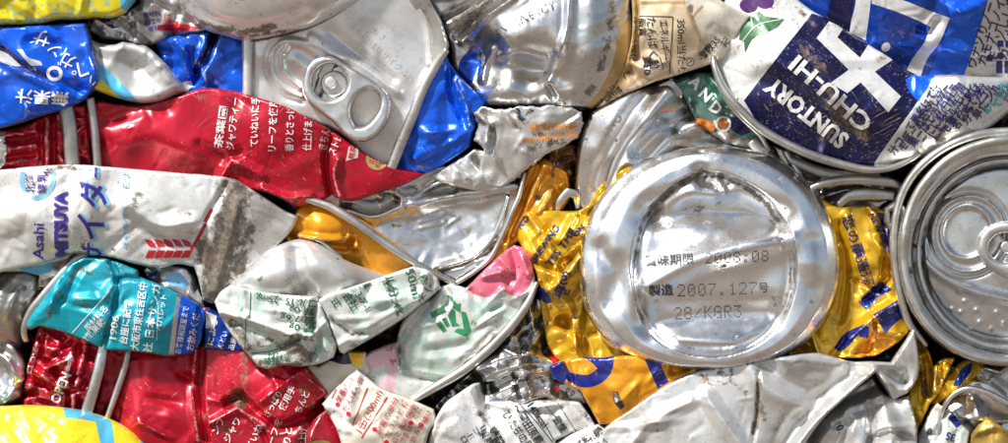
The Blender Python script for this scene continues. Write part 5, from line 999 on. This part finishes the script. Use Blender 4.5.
def folded_silver():
    r = can('folded_white_can', 'plain satin silver can folded over at the bottom edge right of centre', (770, 443, 5))
    sh = Sheet([(590, 480), (598, 440), (606, 425), (629, 408), (650, 393), (670, 381), (690, 372), (709, 367), (728, 363), (748, 360), (778, 356), (812, 352), (832, 356), (850, 361), (872, 361), (890, 362), (898, 350), (906, 338), (913, 326), (917, 345), (919, 368), (914, 384), (905, 394), (892, 400), (874, 372), (850, 392), (824, 416), (806, 440), (800, 480)],
               [(600, 440, 28), (670, 383, 38), (750, 362, 40), (812, 354, 38), (850, 366, 32), (890, 375, 34), (913, 330, 30), (905, 392, 26), (870, 376, 38), (800, 440, 36), (700, 420, 44), (640, 430, 40), (770, 400, 42), (740, 450, 44)], roll=4, drop=7, noise=[(1.1, 28)], crumple=(8, 2, 40, 12), seed=191,
               folds=[([(870, 371), (845, 392), (815, 420), (795, 445)], 6, 8), ([(856, 368), (830, 388), (800, 415), (780, 445)], -5, 9, 'r'), ([(872, 368), (888, 382), (905, 392)], 5, 6), ([(850, 364), (880, 372), (900, 378)], -5, 6, 'r'), ([(748, 362), (765, 385), (800, 405)], 4, 10, 'r'), ([(764, 366), (790, 385), (815, 395)], -4, 9, 'r'), ([(893, 352), (905, 366), (906, 380), (896, 384), (890, 374)], -4, 5, 'r'), ([(705, 395), (722, 420), (740, 445)], 4, 12), ([(757, 372), (756, 410), (750, 443)], -3, 3), ([(690, 400), (650, 420), (630, 443)], 3, 10), ([(780, 357), (830, 362), (860, 372)], 3, 7, 'r')],
               dirt=[([(757, 380), (757, 412), (752, 430)], 7, .54), ([(700, 376), (712, 384), (730, 378)], 9, .46), (762, 415, 11, .48), ([(720, 372), (745, 395)], 9, .42), ([(712, 368), (752, 362)], 3, .42), ([(805, 425), (830, 402)], 5, .36), ([(735, 390), (745, 420)], 12, .34)])
    sh.build('can_wall', r, [SILK], side=SHADE_SIDE)
    b = Sheet([(790, 480), (806, 438), (826, 414), (850, 392), (874, 376), (884, 394), (898, 398), (908, 396), (916, 430), (914, 480)], [(806, 445, 18), (850, 400, 16), (880, 395, 14), (870, 440, 36), (905, 400, 28), (908, 445, 30), (835, 440, 30), (850, 420, 33)], roll=3, drop=4, noise=[(1.4, 16)], crumple=(14, 4, 30, 8), seed=201,
              folds=[([(868, 402), (870, 425), (866, 450)], -7, 6), ([(845, 408), (880, 395)], 6, 7), ([(835, 425), (848, 420), (840, 443)], -6, 6), ([(880, 398), (888, 430), (884, 450)], 6, 9, 'r'), ([(868, 440), (890, 432), (914, 440)], -6, 6), ([(820, 440), (850, 405)], 4, 7)])
    b.build('folded_underside', r, [SILK], side=SHADE_SIDE)
    text(b, '0.', 839, 428, 11, -60, N_INK)
folded_silver()

def gold_scraps():
    r = can('crumpled_gold_can', 'crumpled gold scrap with blue print below the silver lid at the right', (930, 430, -10))
    sh = Sheet([(906, 326), (916, 332), (926, 346), (931, 356), (934, 366), (946, 358), (956, 358), (950, 372), (944, 386), (936, 398), (930, 404), (922, 424), (916, 445), (912, 480), (896, 480), (902, 440), (906, 400), (914, 380), (918, 362)], [(912, 332, 8), (930, 360, 10), (952, 360, 8), (915, 400, 12), (912, 445, 10), (932, 395, 14), (922, 375, 4)], g=1.4, roll=3, drop=4, noise=[(1.8, 10)], crumple=(22, 4.5, 22, 6), seed=211, folds=[([(918, 340), (928, 365), (930, 395)], -7, 5), ([(936, 366), (934, 390)], 6, 5), ([(944, 362), (938, 385)], -5, 5)], dirt=[([(922, 365), (928, 398)], 5, .44)])
    sh.build('can_wall', r, [GOLD], side=SHADE_SIDE); text(sh, '品質名', 924, 384, 7, -82, K_INK, fit=28)
    s2 = Sheet([(930, 404), (938, 394), (946, 380), (958, 366), (975, 356), (990, 362), (976, 378), (962, 388), (948, 398), (936, 408)], [(935, 402, 4), (960, 368, 4), (980, 362, 0), (950, 390, 10)], g=1.4, roll=3, drop=3, noise=[(1.5, 9)], crumple=(12, 4, 18, 6), seed=221)
    s2.build('folded_flap', r, [GOLD, BLUED], [([(953, 386), (962, 370), (974, 362), (970, 374), (960, 386)], 1)], side=SHADE_SIDE); text(s2, '原料名', 948, 377, 7, 58, K_INK, fit=20)
    sd = can('grey_metal_corner', 'shiny grey metal folds at the bottom right corner under the silver lid', (985, 400, -15))
    s3 = Sheet([(950, 370), (975, 358), (1010, 360), (1050, 360), (1050, 480), (960, 480), (940, 440), (946, 405)], [(955, 372, 0), (1008, 365, 6), (1008, 430, 4), (950, 430, 0), (985, 395, 8)], g=1.5, roll=3, drop=3, noise=[(1.8, 14)], crumple=(18, 4.5, 28, 8), seed=231, folds=[([(968, 376), (990, 378), (1010, 392)], -5, 6), ([(985, 368), (1000, 372), (1008, 366)], 5, 4), ([(978, 366), (990, 376)], -4, 4)])
    s3.build('can_wall', sd, [ALU])
    ar = can('arched_silver_rim', 'arched silver rim at the bottom right corner above the printed scrap', (970, 412, -5))
    rim('rim', ar, [(940, 420, 8), (945, 404, 16), (954, 393, 19), (968, 388, 20), (986, 392, 20), (1004, 401, 18), (1030, 416, 14)], [4, 5, 6, 6, 6, 6], 10, ALUB, seed=41)
    pn = Sheet([(944, 416), (950, 400), (966, 392), (986, 396), (1004, 406), (1020, 420), (1000, 424), (970, 420)], [(950, 410, 6), (968, 396, 4), (1000, 412, 6), (975, 412, 12)], roll=2, drop=2, noise=[(1, 10)], seed=6, folds=[([(974, 398), (978, 415)], 4, 6, 'r')]); pn.build('can_end', ar, [ALU])
    tx = can('white_printed_scrap', 'small white scrap printed 35 and 0 at the bottom right', (945, 443, 0))
    s4 = Sheet([(912, 480), (918, 440), (926, 420), (932, 408), (938, 403), (946, 410), (956, 412), (962, 424), (970, 432), (962, 480)], [(920, 440, 14), (936, 406, 16), (968, 432, 14), (940, 440, 22)], g=1.4, roll=3, drop=3, noise=[(1.2, 9)], crumple=(8, 2.5, 16, 6), seed=241, folds=[([(944, 412), (938, 440)], -4, 5)])
    s4.build('can_wall', tx, [PALEG, CREAM, ROYAL], [([(928, 410), (938, 402), (950, 410), (946, 416), (934, 416)], 1), ([(952, 412), (962, 424), (956, 428), (948, 418)], 2)], side=SHADE_SIDE)
    text(s4, '0', 929, 431, 10, 170, N_INK, bold=.1); text(s4, '35', 950, 436, 11, 160, N_INK, bold=.1)
    gd = can('gold_corner_scrap', 'dull gold folded scrap in the bottom right corner', (990, 443, 0))
    s5 = Sheet([(956, 480), (966, 446), (976, 428), (986, 416), (998, 424), (1012, 434), (1050, 460), (1050, 480)], [(970, 445, 12), (986, 418, 18), (1020, 445, 14), (995, 450, 24)], roll=3, drop=4, noise=[(1.4, 12)], crumple=(8, 2.5, 18, 7), seed=251)
    s5.build('can_wall', gd, [mat('dull_gold_print', (.50, .32, .06), .45, .35, .2, .5, .4, .2)], side=SHADE_SIDE)
gold_scraps()

for o in bpy.data.objects:
    if 'o' in o: del o['o']
